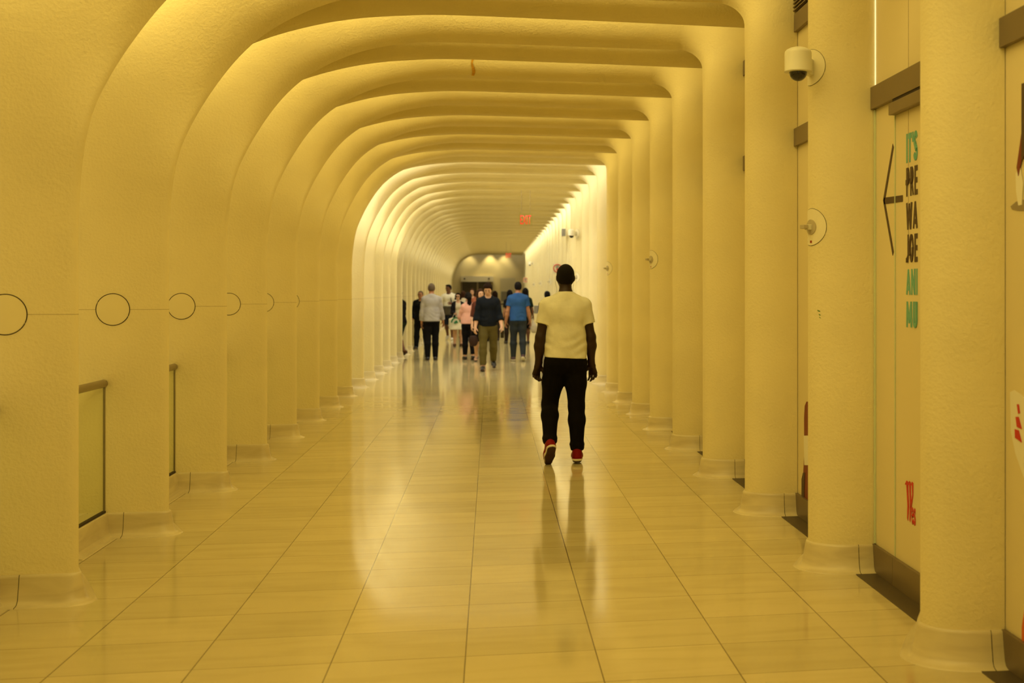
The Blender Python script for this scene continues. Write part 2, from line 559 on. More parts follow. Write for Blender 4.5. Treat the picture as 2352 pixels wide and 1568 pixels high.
def skirting_joint(C, sgn, a, name):
    """hairline joints of the skirting stones: thin dark fillets that follow its curve"""
    n = plan_normals(C, sgn)
    s = np.r_[0, np.cumsum(np.linalg.norm(np.diff(C, axis=0), axis=1))]
    bm = bmesh.new()
    if True:
        p = np.array([np.interp(a, s, C[:, 0]), np.interp(a, s, C[:, 1])])
        q = np.array([np.interp(a, s, n[:, 0]), np.interp(a, s, n[:, 1])]); q /= np.linalg.norm(q)
        tube_bm(bm, [(p[0] + q[0] * (o + .0002), p[1] + q[1] * (o + .0002), z + .0005) for o, z in SK_PROF[:-1]], 0.0016, 5)
    me = bpy.data.meshes.new(name)
    bm.to_mesh(me); bm.free()
    me.materials.append(M['gap'])
    return me

RIB_ME = arch_mesh()
LIP_ME = lip_mesh()
SKC_ME = skirting_mesh(PLAN_COL, -1, 'column_base')
SKF_ME = skirting_mesh(PLAN_FIN, 1, 'fin_base')
SJC_ME = [skirting_joint(PLAN_COL, -1, a, 'base_joint') for a in (0.10,)]
SJF_ME = [skirting_joint(PLAN_FIN, 1, a, 'base_joint') for a in (0.30, 0.455, 0.68)]

def round_cover():
    """flush round cover on the front face of a left fin: plate with a dark gap round it"""
    cx, cz, r = -2.445, 1.484, 0.104
    bm = bmesh.new()
    pts = [(cx + r * math.cos(a), -0.0005, cz + r * math.sin(a)) for a in np.linspace(0, 2 * PI, 65)]
    tube_bm(bm, pts, 0.0024, 6)
    g = bpy.data.meshes.new('gap_ring'); bm.to_mesh(g); bm.free(); g.materials.append(M['gap'])
    bm = bmesh.new()
    lathe_bm(bm, [(0.02, 0.0), (r - 0.003, 0.0), (r - 0.003, 0.0015), (r - .006, 0.0022), (0.02, 0.0022)], 48, origin=(cx, 0.0, cz), R=Matrix.Rotation(PI / 2, 3, 'X'))
    c = bpy.data.meshes.new('round_cover'); bm.to_mesh(c); bm.free(); c.materials.append(M['fin_cover'])
    return c, g
COVER_ME, RING_ME = round_cover()

ORD = ['first', 'second', 'third', 'fourth', 'fifth', 'sixth', 'seventh', 'eighth', 'ninth', 'tenth', 'eleventh', 'twelfth', 'thirteenth', 'fourteenth', 'fifteenth', 'sixteenth']
RIB_NOTES = {
    1: 'cream plaster rib whose thick column stands nearest at the right edge',
    2: 'cream plaster rib with the near dome camera and a round alarm plate on its column',
    3: 'cream plaster rib with plain column just left of the near dome camera',
    4: 'cream plaster rib with plain column, fourth from the right edge of the picture',
    5: 'cream plaster rib with an orange rust streak on its ceiling part',
    6: 'cream plaster rib whose column carries the second alarm plate along the right side',
    7: 'cream plaster rib next beyond the column with the second alarm plate',
    8: 'cream plaster rib two columns beyond the second alarm plate',
    9: 'cream plaster rib whose column carries the third alarm plate behind the walking man',
    10: 'cream plaster rib next beyond the third alarm plate where the light turns whiter',
}
def rib_arch(k):
    root = empty('rib_arch', (0, rib_y(k), 0))
    lab = RIB_NOTES.get(k)
    if k == 0: lab = 'cream plaster rib nearest the viewer, arching just outside the picture edge'
    if lab is None: lab = 'one of the pale ribs crowding together in the bright far part of the corridor'
    tag(root, lab, 'arch', 'plaster rib arches along the corridor')
    link('rib', RIB_ME, None, root)
    link('second_lip', LIP_ME, None, root)
    cb = link('column_base', SKC_ME, None, root); [link('base_joint', j, None, cb) for j in SJC_ME]
    fb = link('fin_base', SKF_ME, None, root); [link('base_joint', j, None, fb) for j in SJF_ME]
    if k <= 22:
        c = link('round_cover', COVER_ME, None, root); link('gap_ring', RING_ME, None, c)
    return root
RIBS = {k: rib_arch(k) for k in range(0, NRIB)}

RIBS[1].location.x = 0.033     # the nearest rib stands a little closer to the shop wall
for ch in RIBS[1].children:
    if ch.name.split('.')[0] in ('rib', 'second_lip', 'column_base'):
        ch.data = ch.data.copy()
        for v in ch.data.vertices: v.co.x = min(v.co.x, 2.172 - 0.033)

# rust streak on the ceiling face of the fifth rib
def rust_streak():
    bm = bmesh.new()
    G = ARCH_G
    xs = G[:, 17, 0]
    i0 = max(i for i in range(len(xs)) if G[i, 17, 2] > 3.7 and xs[i] > -0.17)
    prev = None
    pn = PROF_CEIL[:18, 0]
    for q in range(12):
        t = q / 11
        jf = float(np.interp(-.235 + .215 * t, pn, np.arange(18)))
        j0 = min(int(jf), 16); fr = jf - j0
        a = G[i0, j0] * (1 - fr) + G[i0, j0 + 1] * fr; b = G[i0 + 1, j0] * (1 - fr) + G[i0 + 1, j0 + 1] * fr
        def at(x):
            f = (x - a[0]) / (b[0] - a[0]); p = a + (b - a) * f
            return p + np.array([0, -.8, -.6]) * 0.004
        xc = -0.165 + 0.012 * math.sin(9 * t) - 0.02 * t
        w = 0.006 + 0.010 * abs(math.sin(5 * t + .6))
        cur = (bm.verts.new(at(xc - w)), bm.verts.new(at(xc + w)))
        if prev: bm.faces.new((prev[0], prev[1], cur[1], cur[0]))
        prev = cur
    return from_bm('rust_stain', bm, M['rust'], RIBS[5])
rust_streak()

# ---------------------------------------------------------------- glass balustrades between the left fins
def balustrade_meshes():
    x = -2.50
    y0, y1 = 0.97, PITCH + 0.0
    out = {}
    bm = bmesh.new(); box_bm(bm, (x - .008, y0, .165), (x + .008, y1 - .006, .985), .001)
    out['glass_panel'] = (bm, M['glass'])
    bm = bmesh.new(); tube_bm(bm, [(x, y0 - .03, 1.0), (x, y1 - .002, 1.0)], 0.026, 16)
    out['handrail'] = (bm, M['steel'])
    bm = bmesh.new(); box_bm(bm, (x - .004, y1 - .005, .16), (x + .008, y1 - .0005, .985))
    out['edge_channel'] = (bm, M['bronze'])
    bm = bmesh.new(); box_bm(bm, (x - .012, y0, .152), (x + .012, y1, .166))
    out['shoe_channel'] = (bm, M['gap'])
    bm = bmesh.new()
    prof = [(x - .12, 0.0)] + [(x + .012 + o, z) for o, z in SK_PROF[:-1]] + [(x - .12, .153)]
    prism_bm(bm, prof, lambda u, v: (u, y0 + .07, v), (0, 1, 0), y1 - y0 - .084)
    out['kerb'] = (bm, M['skirting'])
    res = {}
    for n, (bm, m) in out.items():
        bmesh.ops.recalc_face_normals(bm, faces=bm.faces)
        me = bpy.data.meshes.new(n); bm.to_mesh(me); bm.free(); me.materials.append(m); res[n] = me
    return res
BAL = balustrade_meshes()
for k in range(0, 14):
    root = empty('glass_balustrade', (0, rib_y(k), 0))
    lab = {2: 'glass balustrade with round steel handrail in the nearest gap between left fins',
           3: 'glass balustrade showing only its handrail end in the second gap between left fins'}.get(k, 'glass balustrade with steel handrail hidden deep between the left fins')
    tag(root, lab, 'balustrade', 'glass balustrades between the left fins')
    for n, me in BAL.items(): link(n, me, None, root)

# ---------------------------------------------------------------- right wall: bands, kick plate, threshold
structure('baseboard_right', (2.155, Y_BACK, 0.0), (2.1748, 24.0, 0.155), M['bronze'])
structure('trim_1', (2.145, Y_BACK, 2.645), (2.1748, 24.0, 2.770), M['bronze'])
structure('trim_2', (2.145, Y_BACK, 3.465), (2.1748, 24.0, 3.590), M['bronze'])
structure('trim_3', (2.035, Y_BACK, 0.0), (2.154, 24.0, 0.004), M['bronze_dark'])

# ---------------------------------------------------------------- picture measurements -> corridor points
KX, FH, FV = 0.168, 2839.6, 2800.0
def at_depth(px, py, D):
    X = (px - 1128.0) * D / FH
    return Vector((X, D - KX * X, EYE - (py - 670.0) * D / FV))
def on_floor(px, py):
    return at_depth(px, py, FV * EYE / (py - 670.0))
XW = 2.1745
def on_wall(px, py):
    D = XW * FH / (px - 1128.0)
    return at_depth(px, py, D)

# ---------------------------------------------------------------- points on the column skin
_S_COL = np.r_[0, np.cumsum(np.linalg.norm(np.diff(PLAN_COL, axis=0), axis=1))]
_N_COL = plan_normals(PLAN_COL, -1)
S_NOSE = _S_COL[17]
def col_skin(k, s, z, off=0.0):
    p = Vector((np.interp(s, _S_COL, PLAN_COL[:, 0]), np.interp(s, _S_COL, PLAN_COL[:, 1]) + rib_y(k), z))
    n = Vector((np.interp(s, _S_COL, _N_COL[:, 0]), np.interp(s, _S_COL, _N_COL[:, 1]), 0)).normalized()
    return p + n * off, n

def skin_disc(bm, k, s0, z0, r0, r1, off, thick, seg=40):
    """a round plate bent to the column skin"""
    rows = []
    rr = [r0] + list(np.linspace(r0, r1, 6)[1:])
    for r in rr:
        rows.append([bm.verts.new(col_skin(k, s0 + r * math.cos(a), z0 + r * math.sin(a), off + thick)[0]) for a in np.linspace(0, 2 * PI, seg, endpoint=False)])
    rows.append([bm.verts.new(col_skin(k, s0 + r1 * math.cos(a), z0 + r1 * math.sin(a), off - 0.002)[0]) for a in np.linspace(0, 2 * PI, seg, endpoint=False)])
    if r0 < 0.006: bm.faces.new(rows[0])
    for a, b in zip(rows, rows[1:]):
        for i in range(seg): bm.faces.new((a[i], a[(i + 1) % seg], b[(i + 1) % seg], b[i]))
    return bm

def alarm_plate(k, z, label, detail=True):
    """round cover plate with a small strobe sticking out"""
    s0 = S_NOSE - 0.040
    p, n = col_skin(k, s0, z)
    root = empty('alarm_strobe', p)
    tag(root, label, 'alarm', 'round alarm plates on the right columns')
    def done(name, bm, m, par):
        for v in bm.verts: v.co -= p
        return from_bm(name, bm, m, par, smooth=False)
    pl = done('cover_plate', skin_disc(bmesh.new(), k, s0, z, 0.004, 0.106, 0.0, 0.004), M['cover'], root)
    bm = bmesh.new()
    tube_bm(bm, [col_skin(k, s0 + .108 * math.cos(a), z + .108 * math.sin(a), .001)[0] for a in np.linspace(0, 2 * PI, 41)], 0.0010, 5)
    done('gap_ring', bm, M['gap'], pl)
    done('mount_ring', skin_disc(bmesh.new(), k, s0, z, 0.004, 0.044, 0.005, 0.004, 28), M['strobe_ring'], root)
    # strobe body: square stem and lens pointing out of the plate
    t = Vector((-n.y, n.x, 0))
    def frame_box(lo, hi, m, name):
        bm = bmesh.new(); box_bm(bm, lo, hi, 0.002)
        for v in bm.verts: v.co = p + n * v.co.x + t * v.co.y + Vector((0, 0, v.co.z))
        return done(name, bm, m, root)
    frame_box((0.008, -.016, -.016), (0.038, .016, .014), M['white_plastic'], 'strobe_stem')
    frame_box((0.036, -.022, -.010), (0.066, .022, .012), M['strobe_ring'], 'strobe_lens')
    if detail:
        bm = bmesh.new()
        q = [col_skin(k, s0 + a, z - .085 + b, .0052)[0] for a, b in ((-.010, -.007), (.008, -.007), (.008, .007), (-.010, .007))]
        bm.faces.new([bm.verts.new(v) for v in q])
        bmesh.ops.solidify(bm, geom=bm.faces[:], thickness=0.0006)
        done('red_label', bm, M['red_label'], root)['label'] = 'small red sticker'
    return root
Z_AL = 1.975
alarm_plate(2, Z_AL, 'round alarm plate with strobe and red sticker on the column below the near dome camera')
alarm_plate(6, Z_AL, 'round alarm plate on the sixth column, second one along the right side')
alarm_plate(9, Z_AL, 'round alarm plate on the last warm-lit column, third along the right side')
for k, l in ((13, 'round alarm plate in the bright stretch just right of the walking man\'s head'), (20, 'small round alarm plate left of the walking man, nearest of the tiny far ones'),
             (24, 'tiny round alarm plate in the middle of the far ones left of the man'), (28, 'tiniest round alarm plate farthest down the right side')):
    alarm_plate(k, 1.92, l, False)

def dome_camera(k, z, label):
    s0 = S_NOSE - 0.036
    p, n = col_skin(k, s0, z)
    root = empty('dome_camera', p)
    tag(root, label, 'security camera', 'dome cameras on the right columns')
    def done(name, bm, m, par=root, smooth=True):
        for v in bm.verts: v.co -= p
        return from_bm(name, bm, m, par, smooth)
    pl = done('back_plate', skin_disc(bmesh.new(), k, s0, z, 0.004, 0.103, 0.0, 0.004), M['cover'], root, False)
    bm = bmesh.new()
    tube_bm(bm, [col_skin(k, s0 + .105 * math.cos(a), z + .105 * math.sin(a), .001)[0] for a in np.linspace(0, 2 * PI, 41)], 0.0008, 5)
    done('gap_ring', bm, M['gap'], pl)
    d = Vector((-0.62, -0.78, 0)).normalized()
    c = p + d * 0.185
    t = Vector((-d.y, d.x, 0))
    bm = bmesh.new()
    box_bm(bm, (0.0, -.022, -.05), (0.13, .022, .045), 0.006)
    for v in bm.verts: v.co = p + d * v.co.x + t * v.co.y + Vector((0, 0, v.co.z))
    done('arm', bm, M['white_plastic'], root, False)
    bm = bmesh.new()
    lathe_bm(bm, [(0.002, .088), (.020, .087), (.045, .080), (.066, .070), (.075, .060), (.077, .050), (.0775, -.045), (.079, -.050), (.079, -.056), (.050, -.056)], 40, origin=c)
    h = done('housing', bm, M['white_plastic'])
    bm = bmesh.new()
    lathe_bm(bm, [(.051, -.053)] + [(.051 * math.cos(a), -.056 - .051 * math.sin(a)) for a in np.linspace(0.02, PI / 2 - .02, 12)], 36, origin=c)
    dm = done('dome', bm, M['smoke']); dm['label'] = 'black smoked dome'
    bm = bmesh.new(); tube_bm(bm, [c + Vector((0, 0, .086)), c + Vector((0, 0, .089))], .012, 12)
    done('cap_screw', bm, M['steel'], h, False)
    return root
dome_camera(2, 2.90, 'white dome camera with black dome, largest and nearest, on the second column')
dome_camera(13, 2.87, 'white dome camera with black dome in the bright stretch right of the grey speaker')
dome_camera(29, 2.87, 'tiny far dome camera left of the round red sign')

# small green scuffs below the near alarm plate
for i, (ds, z, w, h) in enumerate(((.012, 1.490, .022, .008), (.006, 1.468, .014, .007), (.004, 1.452, .012, .005))):
    bm = bmesh.new()
    s0 = S_NOSE - 0.11
    q = [col_skin(2, s0 + ds + a * w, z + b * h + a * .006, .0012)[0] - RIBS[2].location for a, b in ((-.5, -.3), (.1, -.5), (.5, .0), (.3, .5), (-.4, .4))]
    bm.faces.new([bm.verts.new(v) for v in q]); bmesh.ops.solidify(bm, geom=bm.faces[:], thickness=0.0005)
    from_bm('green_scuff', bm, M['green_mark'], RIBS[2])

# ---------------------------------------------------------------- shop hoarding on the right wall
def wall_poly(name, pts, m, parent=None, t=0.002, off=0.0):
    """polygon given in picture points, laid on the right wall"""
    bm = bmesh.new()
    v = [on_wall(*p) for p in pts]
    prism_bm(bm, [(q.y, q.z) for q in v], lambda u, w: (XW - off, u, w), (-1, 0, 0), t)
    return from_bm(name, bm, m, parent)

def wall_text(name, word, px0, px1, py0, py1, m, parent, shear=0.0, off=0.0, bold=0.012):
    """lettering stretched between two picture columns; py0 top, py1 bottom at the left end"""
    a, b = on_wall(px0, py0), on_wall(px0, py1)
    c = on_wall(px1, py0)
    cu = bpy.data.curves.new(name, 'FONT')
    cu.body = word
    cu.size = 1.0
    cu.offset = bold
    cu.shear = shear
    tmp = bpy.data.objects.new('tmp', cu)
    COL.objects.link(tmp)
    dg = bpy.context.evaluated_depsgraph_get()
    me = bpy.data.meshes.new_from_object(tmp.evaluated_get(dg))
    bpy.data.objects.remove(tmp)
    co = np.array([v.co[:] for v in me.vertices])
    lo, hi = co.min(0), co.max(0)
    W, H = a.y - c.y, a.z - b.z
    bm = bmesh.new(); bm.from_mesh(me); bpy.data.meshes.remove(me)
    for v in bm.verts:
        u = (v.co.x - lo[0]) / (hi[0] - lo[0]); w = (v.co.y - lo[1]) / (hi[1] - lo[1])
        v.co = Vector((XW - off - .0012, a.y - u * W, b.z + w * H))
    r = bmesh.ops.extrude_face_region(bm, geom=bm.faces[:])
    for g in r['geom']:
        if isinstance(g, bmesh.types.BMVert): g.co.x += 0.0010
    return from_bm(name, bm, m, parent)

# bold sans letters drawn as thick strokes in a box one unit high
def _arc(cx, cy, rx, ry, a0, a1, n=14):
    return [(cx + rx * math.cos(RADI(a)), cy + ry * math.sin(RADI(a))) for a in np.linspace(a0, a1, n)]
RADI = math.radians
GLYPH = {   # width, strokes
    'I': (.22, [[(.11, 0), (.11, 1)]]),
    'T': (.52, [[(.0, .90), (.52, .90)], [(.26, 0), (.26, 1)]]),
    "'": (.20, [[(.10, .66), (.10, 1)]]),
    'S': (.52, [_arc(.26, .73, .16, .18, 20, 270) + _arc(.26, .28, .17, .19, 90, -160)]),
    'P': (.52, [[(.10, 0), (.10, 1)], [(.10, .91), (.26, .91)] + _arc(.27, .70, .15, .21, 90, -90) + [(.10, .49)]]),
    'R': (.56, [[(.10, 0), (.10, 1)], [(.10, .91), (.26, .91)] + _arc(.27, .71, .15, .20, 90, -90) + [(.10, .51)], [(.24, .50), (.47, 0)]]),
    'E': (.46, [[(.10, 0), (.10, 1)], [(.10, .91), (.46, .91)], [(.10, .50), (.43, .50)], [(.10, .09), (.46, .09)]]),
    'W': (.86, [[(.08, 1), (.24, 0)], [(.24, 0), (.43, .95)], [(.43, .95), (.62, 0)], [(.62, 0), (.78, 1)]]),
    'A': (.64, [[(.08, 0), (.32, .98)], [(.32, .98), (.56, 0)], [(.16, .26), (.48, .26)]]),
    'J': (.40, [[(.29, 1), (.29, .25)] + _arc(.14, .24, .15, .17, 0, -95)]),
    'O': (.66, [_arc(.33, .5, .22, .41, 0, 360, 30)]),
    'N': (.62, [[(.10, 0), (.10, 1)], [(.52, 0), (.52, 1)], [(.10, .95), (.52, .05)]]),
    'M': (.78, [[(.10, 0), (.14, 1)], [(.14, .97), (.39, .18)], [(.39, .18), (.64, .97)], [(.64, 1), (.68, 0)]]),
    'U': (.58, [[(.10, 1), (.10, .34)] + _arc(.29, .32, .19, .24, 180, 360) + [(.48, 1)]]),
}
def stroke_word(word, ya, yb, z0, z1, m, parent, origin):
    tw = sum(GLYPH[ch][0] for ch in word) + .09 * (len(word) - 1)
    sx = (ya - yb) / tw; sz = z1 - z0
    x = 0
    for ch in word:
        w, strokes = GLYPH[ch]
        bm = bmesh.new()
        for st in strokes:
            for (u0, v0), (u1, v1) in zip(st, st[1:]):
                p, q = np.array((u0, v0)), np.array((u1, v1))
                d = (q - p) / (np.linalg.norm(q - p) + 1e-9); nn = np.array((-d[1], d[0])) * .092
                ext = d * (.03 if len(st) > 2 else 0)
                quad = [p - ext + nn, p - ext - nn, q + ext - nn, q + ext + nn]
                quad = [(x + c[0], min(1, max(0, c[1]))) for c in quad]
                prism_bm(bm, quad, lambda a, b: Vector((XW, ya - a * sx, z0 + b * sz)) - origin, (-1, 0, 0), .0016 + .00006 * (len(bm.faces) % 97))
        o = from_bm('letter', bm, m, parent)
        x += w + .09

sign = empty('directional_lettering', on_wall(2070, 500))
tag(sign, 'arrow and stacked teal and brown words on the hoarding between the two nearest columns', 'sign')
O = sign.location.copy()
def reparent(o, par, origin):
    for v in o.data.vertices: v.co -= origin
    o.parent = par
ar = wall_poly('arrow_shaft', [(2031, 454), (2074, 448), (2074, 463), (2031, 469)], M['brown_ink']); reparent(ar, sign, O)
for pts in ([(2029, 460), (2051, 330), (2053.5, 338), (2033, 462)], [(2029, 460), (2033, 460), (2053.5, 578), (2051, 587)]):
    reparent(wall_poly('arrow_barb', pts, M['brown_ink']), sign, O)
for word, y0, y1, m in (("IT'S", 308, 375, 'teal'), ('PRE', 386, 452, 'brown_ink'), ('WA', 466, 528, 'brown_ink'), ('JOE', 539, 603, 'brown_ink'), ('ANI', 618, 677, 'teal'), ('MU', 692, 751, 'teal')):
    a, c, e = on_wall(2082, y0), on_wall(2082, y1), on_wall(2108, y0)
    stroke_word(word, a.y, e.y, c.z, a.z, M[m], sign, O)
shop = empty('shop_lettering', on_wall(2092, 1150))
tag(shop, 'red blackletter shop lettering low on the hoarding beside the nearest column', 'sign')
O = shop.location.copy()
# blackletter W from three slanted strokes, then small letters
for pts in ([(2079, 1112), (2083, 1103), (2086, 1106), (2088.5, 1165), (2086, 1196), (2084.2, 1190), (2085, 1160), (2082.5, 1113)],
            [(2085.5, 1113), (2089, 1104), (2092, 1107), (2094, 1160), (2091.5, 1199), (2089.6, 1193), (2090.6, 1160), (2089, 1114)],
            [(2092, 1113), (2095.5, 1106), (2098.3, 1109), (2098, 1138), (2094, 1168), (2092.5, 1164), (2096, 1136), (2095, 1115)]):
    reparent(wall_poly('letter_stroke', pts, M['red_ink']), shop, O)
reparent(wall_text('small_letters', 'es', 2094, 2103.5, 1163, 1203, M['red_ink'], None, bold=0.02), shop, O)

# vertical joints and the sliding-door header between the two nearest columns
door = empty('sliding_door', on_wall(2090, 700))
tag(door, 'glass sliding door with brown header box between the two nearest columns', 'door')
O = door.location.copy()
yA = on_wall(2057, 700).y; yB = rib_y(1) + .81
def dbox(name, lo, hi, m, bev=0.0):
    o = box(name, lo, hi, m, None, bev); reparent(o, door, O); return o
dbox('header', (2.134, yB, 2.560), (2.1745, yA, 2.624), M['bronze'], .003)
dbox('slot', (2.150, yB, 2.624), (2.1745, yA - .02, 2.6449), M['gap'])
g = dbox('glass_edge', (2.1685, yA - .004, .16), (2.1742, yA + .002, 2.560), M['glass_edge']); g['label'] = 'pale green glass edge'
dbox('joint', (2.1735, on_wall(2087, 500).y - .001, 1.75), (2.1744, on_wall(2087, 500).y + .001, 4.3), M['grey_ink'])
dbox('kick_joint', (2.1535, yA - .002, .0), (2.156, yA + .002, .155), M['steel'])
# bright edge of the glass sheet behind the second column
gy = on_wall(2011, 300).y
reveal = empty('shop_glazing', (2.16, gy, 0))
tag(reveal, 'upright glass pane edge shining along the right side of the second column', 'glass')
o = box('pane_edge', (2.1635, gy - .012, .16), (2.1743, gy - .002, 2.64), M['glass_edge']); reparent(o, reveal, reveal.location)
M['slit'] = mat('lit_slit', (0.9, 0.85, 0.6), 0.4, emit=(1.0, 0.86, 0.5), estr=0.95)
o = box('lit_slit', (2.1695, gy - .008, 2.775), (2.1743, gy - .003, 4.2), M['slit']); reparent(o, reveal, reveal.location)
o['label'] = 'bright backlit slit'

# picture hoarding beyond the nearest column, cut by the frame
poster = empty('hoarding_picture', on_wall(2345, 700))
tag(poster, 'hoarding picture with red, dark and white shapes at the far right edge', 'poster')
O = poster.location.copy()
for nm, pts, m, off in (
        ('grey_arc', [(2322, 474), (2335, 463), (2352, 458), (2372, 470), (2372, 484), (2340, 484), (2326, 481)], 'grey_ink', 0),  # printed grey arc
        ('pale_shape', [(2335, 398), (2345, 385), (2352, 420), (2349, 470), (2341, 472), (2336, 440)], 'white_ink', .002),
        ('red_shape', [(2338, 385), (2350, 300), (2370, 240), (2374, 350), (2350, 365), (2342, 404)], 'maroon_ink', .004),
        ('dark_shape', [(2350.5, 192), (2374, 186), (2374, 330), (2350, 368)], 'brown_ink', .006),
        ('white_oval', [(2321, 900), (2330, 896), (2345, 905), (2368, 930), (2376, 1000), (2372, 1120), (2352, 1095), (2333, 1040), (2323, 990)], 'white_ink', 0),
        ('red_bar', [(2338, 928), (2342, 928), (2345, 948), (2341, 950)], 'red_ink', .003),
        ('red_bar', [(2335, 957), (2342, 957), (2349, 985), (2338, 980)], 'red_ink', .003),
        ('red_bar', [(2333, 985), (2342, 988), (2349, 1016), (2334, 1005)], 'red_ink', .003),
        ('orange_strip', [(2348, 1440), (2354, 1400), (2380, 1380), (2380, 1500), (2354, 1478), (2348, 1472)], 'orange_ink', 0)):
    reparent(wall_poly(nm, pts, M[m], None, .002, off), poster, O)
# bottle-like figure between the second and third columns
fig = empty('hoarding_picture', on_wall(1846, 1030))
tag(fig, 'tall red-brown printed figure in the slit between second and third columns', 'poster')
O = fig.location.copy()
for nm, pts, m, off in (
        ('maroon_figure', [(1847.5, 960), (1849, 932), (1853, 922), (1862, 922), (1866, 940), (1866, 1155), (1845, 1140), (1846, 1080), (1848, 1040)], 'maroon_ink', 0),
        ('pale_label', [(1847.5, 1000), (1866, 1000), (1866, 1068), (1849, 1068)], 'white_ink', .003),
        ('dark_foot', [(1842.5, 1100), (1846, 1085), (1850, 1085), (1848, 1150), (1842.5, 1138)], 'brown_ink', .003)):
    reparent(wall_poly(nm, pts, M[m], None, .002, off), fig, O)
# louvre above the second band, seen beside the near dome camera
lv = empty('vent_louvre', (2.15, rib_y(2) + 1.3, 3.6))
tag(lv, 'slatted vent louvre high between the second and third columns', 'vent')
for i in range(9):
    bm = bmesh.new(); box_bm(bm, (-.012, -.5, .0), (.022, .5, .007))
    bmesh.ops.translate(bm, verts=bm.verts, vec=(0, 0, .012 + i * .026))
    from_bm('slat', bm, M['bronze'], lv)
from_bm('back', box_bm(bmesh.new(), (.019, -.5, 0), (.0245, .5, .245)), M['gap'], lv)

# ---------------------------------------------------------------- right-hand things farther down
def far_box(name, label, cat, px0, px1, py0, py1, k, m, th=0.08):
    s0 = S_NOSE - .10
    p, n = col_skin(k, s0, 0)
    D = p.y + KX * p.x
    z1 = EYE - (py0 - 670) * D / FV; z0 = EYE - (py1 - 670) * D / FV
    w = (px1 - px0) * D / FH
    root = empty(name, (((px0 + px1) / 2 - 1128.0) * D / FH, p.y - .03, z0))
    tag(root, label, cat)
    from_bm('housing', box_bm(bmesh.new(), (-w / 2, -th, 0), (w / 2, 0.03, z1 - z0), .006), M['white_plastic'], root)
    from_bm('front', box_bm(bmesh.new(), (-w / 2 + .008, -th - .006, .008), (w / 2 - .008, -th + .001, z1 - z0 - .008)), m, root)
    return root
far_box('wall_speaker', 'grey wall speaker high on a bright far column beside the second dome camera', 'speaker', 1289, 1299, 525, 543, 15, M['grey_box'])
far_box('wall_panel', 'grey notice panel low on the far right columns beside the walking man', 'panel', 1225.5, 1238, 701, 720, 24, M['grey_box'], .05)

def red_sign(k, px, py, r, label):
    s0 = S_NOSE - .10
    p, n = col_skin(k, s0, 0)
    D = p.y + KX * p.x
    X = (px - 1128.0) * D / FH
    z = EYE - (py - 670) * D / FV
    root = empty('prohibition_sign', (X, p.y - .06, z))
    tag(root, label, 'sign', 'round red signs on the right columns')
    from_bm('sign_plate', box_bm(bmesh.new(), (-r * 1.15, 0, -r * 1.5), (r * 1.15, .012, r * 1.2), .002), M['notice'], root)
    bm = bmesh.new()
    tube_bm(bm, [(r * math.cos(a), -.003, r * math.sin(a)) for a in np.linspace(0, 2 * PI, 37)], r * .13, 6)
    from_bm('red_ring', bm, M['red_ink'], root)
    bm = bmesh.new(); lathe_bm(bm, [(.001, 0), (r * .42, 0), (r * .42, .004), (.001, .004)], 24, origin=(0, -.001, r * .30), R=Matrix.Rotation(PI / 2, 3, 'X'))
    from_bm('grey_symbol', bm, M['grey_box'], root)
    bm = bmesh.new(); lathe_bm(bm, [(.001, 0), (r * .30, 0), (r * .30, .005), (.001, .005)], 20, origin=(.0, -.001, -r * .32), R=Matrix.Rotation(PI / 2, 3, 'X'))
    from_bm('red_symbol', bm, M['red_ink'], root)
    from_bm('bracket', box_bm(bmesh.new(), (-.03, .010, -.03), (.03, .09, .03)), M['white_plastic'], root)
    return root
red_sign(17, 1280, 616, .105, 'round red-ringed sign beside the walking man\'s head')
red_sign(34, 1207, 643, .105, 'tiny round red sign farthest down the right columns')

# ---------------------------------------------------------------- EXIT signs hanging from the ceiling
def exit_sign(px, py, D, hgt, label):
    c = at_depth(px, py, D)
    root = empty('exit_sign', c)
    root.rotation_euler = (0, 0, -YAW * 0.3)
    tag(root, label, 'exit sign', 'lit exit signs under the ceiling')
    cu = bpy.data.curves.new('exit', 'FONT'); cu.body = 'EXIT'; cu.offset = .006
    tmp = bpy.data.objects.new('tmp', cu); COL.objects.link(tmp)
    me = bpy.data.meshes.new_from_object(tmp.evaluated_get(bpy.context.evaluated_depsgraph_get()))
    bpy.data.objects.remove(tmp)
    co = np.array([v.co[:] for v in me.vertices]); lo, hi = co.min(0), co.max(0)
    W = hgt * 1.22
    bm = bmesh.new(); bm.from_mesh(me); bpy.data.meshes.remove(me)
    for v in bm.verts:
        v.co = Vector((((v.co.x - lo[0]) / (hi[0] - lo[0]) - .5) * W, -.012, ((v.co.y - lo[1]) / (hi[1] - lo[1]) - .5) * hgt))
    r = bmesh.ops.extrude_face_region(bm, geom=bm.faces[:])
    for g in r['geom']:
        if isinstance(g, bmesh.types.BMVert): g.co.y += 0.008
    from_bm('letters', bm, M['exit_red'], root)
    from_bm('clear_panel', box_bm(bmesh.new(), (-W * .62, -.004, -hgt * .62), (W * .62, .004, hgt * .75), .001), M['glass'], root)
    top = 4.40 - c.z
    for x in (-W * .4, W * .4):
        bm = bmesh.new(); tube_bm(bm, [(x, 0, hgt * .75), (x, 0, top)], .004, 8)
        from_bm('hanger', bm, M['steel'], root)
    return root
exit_sign(1207.5, 504.5, 26.0, .19, 'red lit EXIT sign hanging clear under the ceiling, the nearer one')
exit_sign(1168, 586.5, 52.0, .19, 'red lit exit sign far off by the end wall')

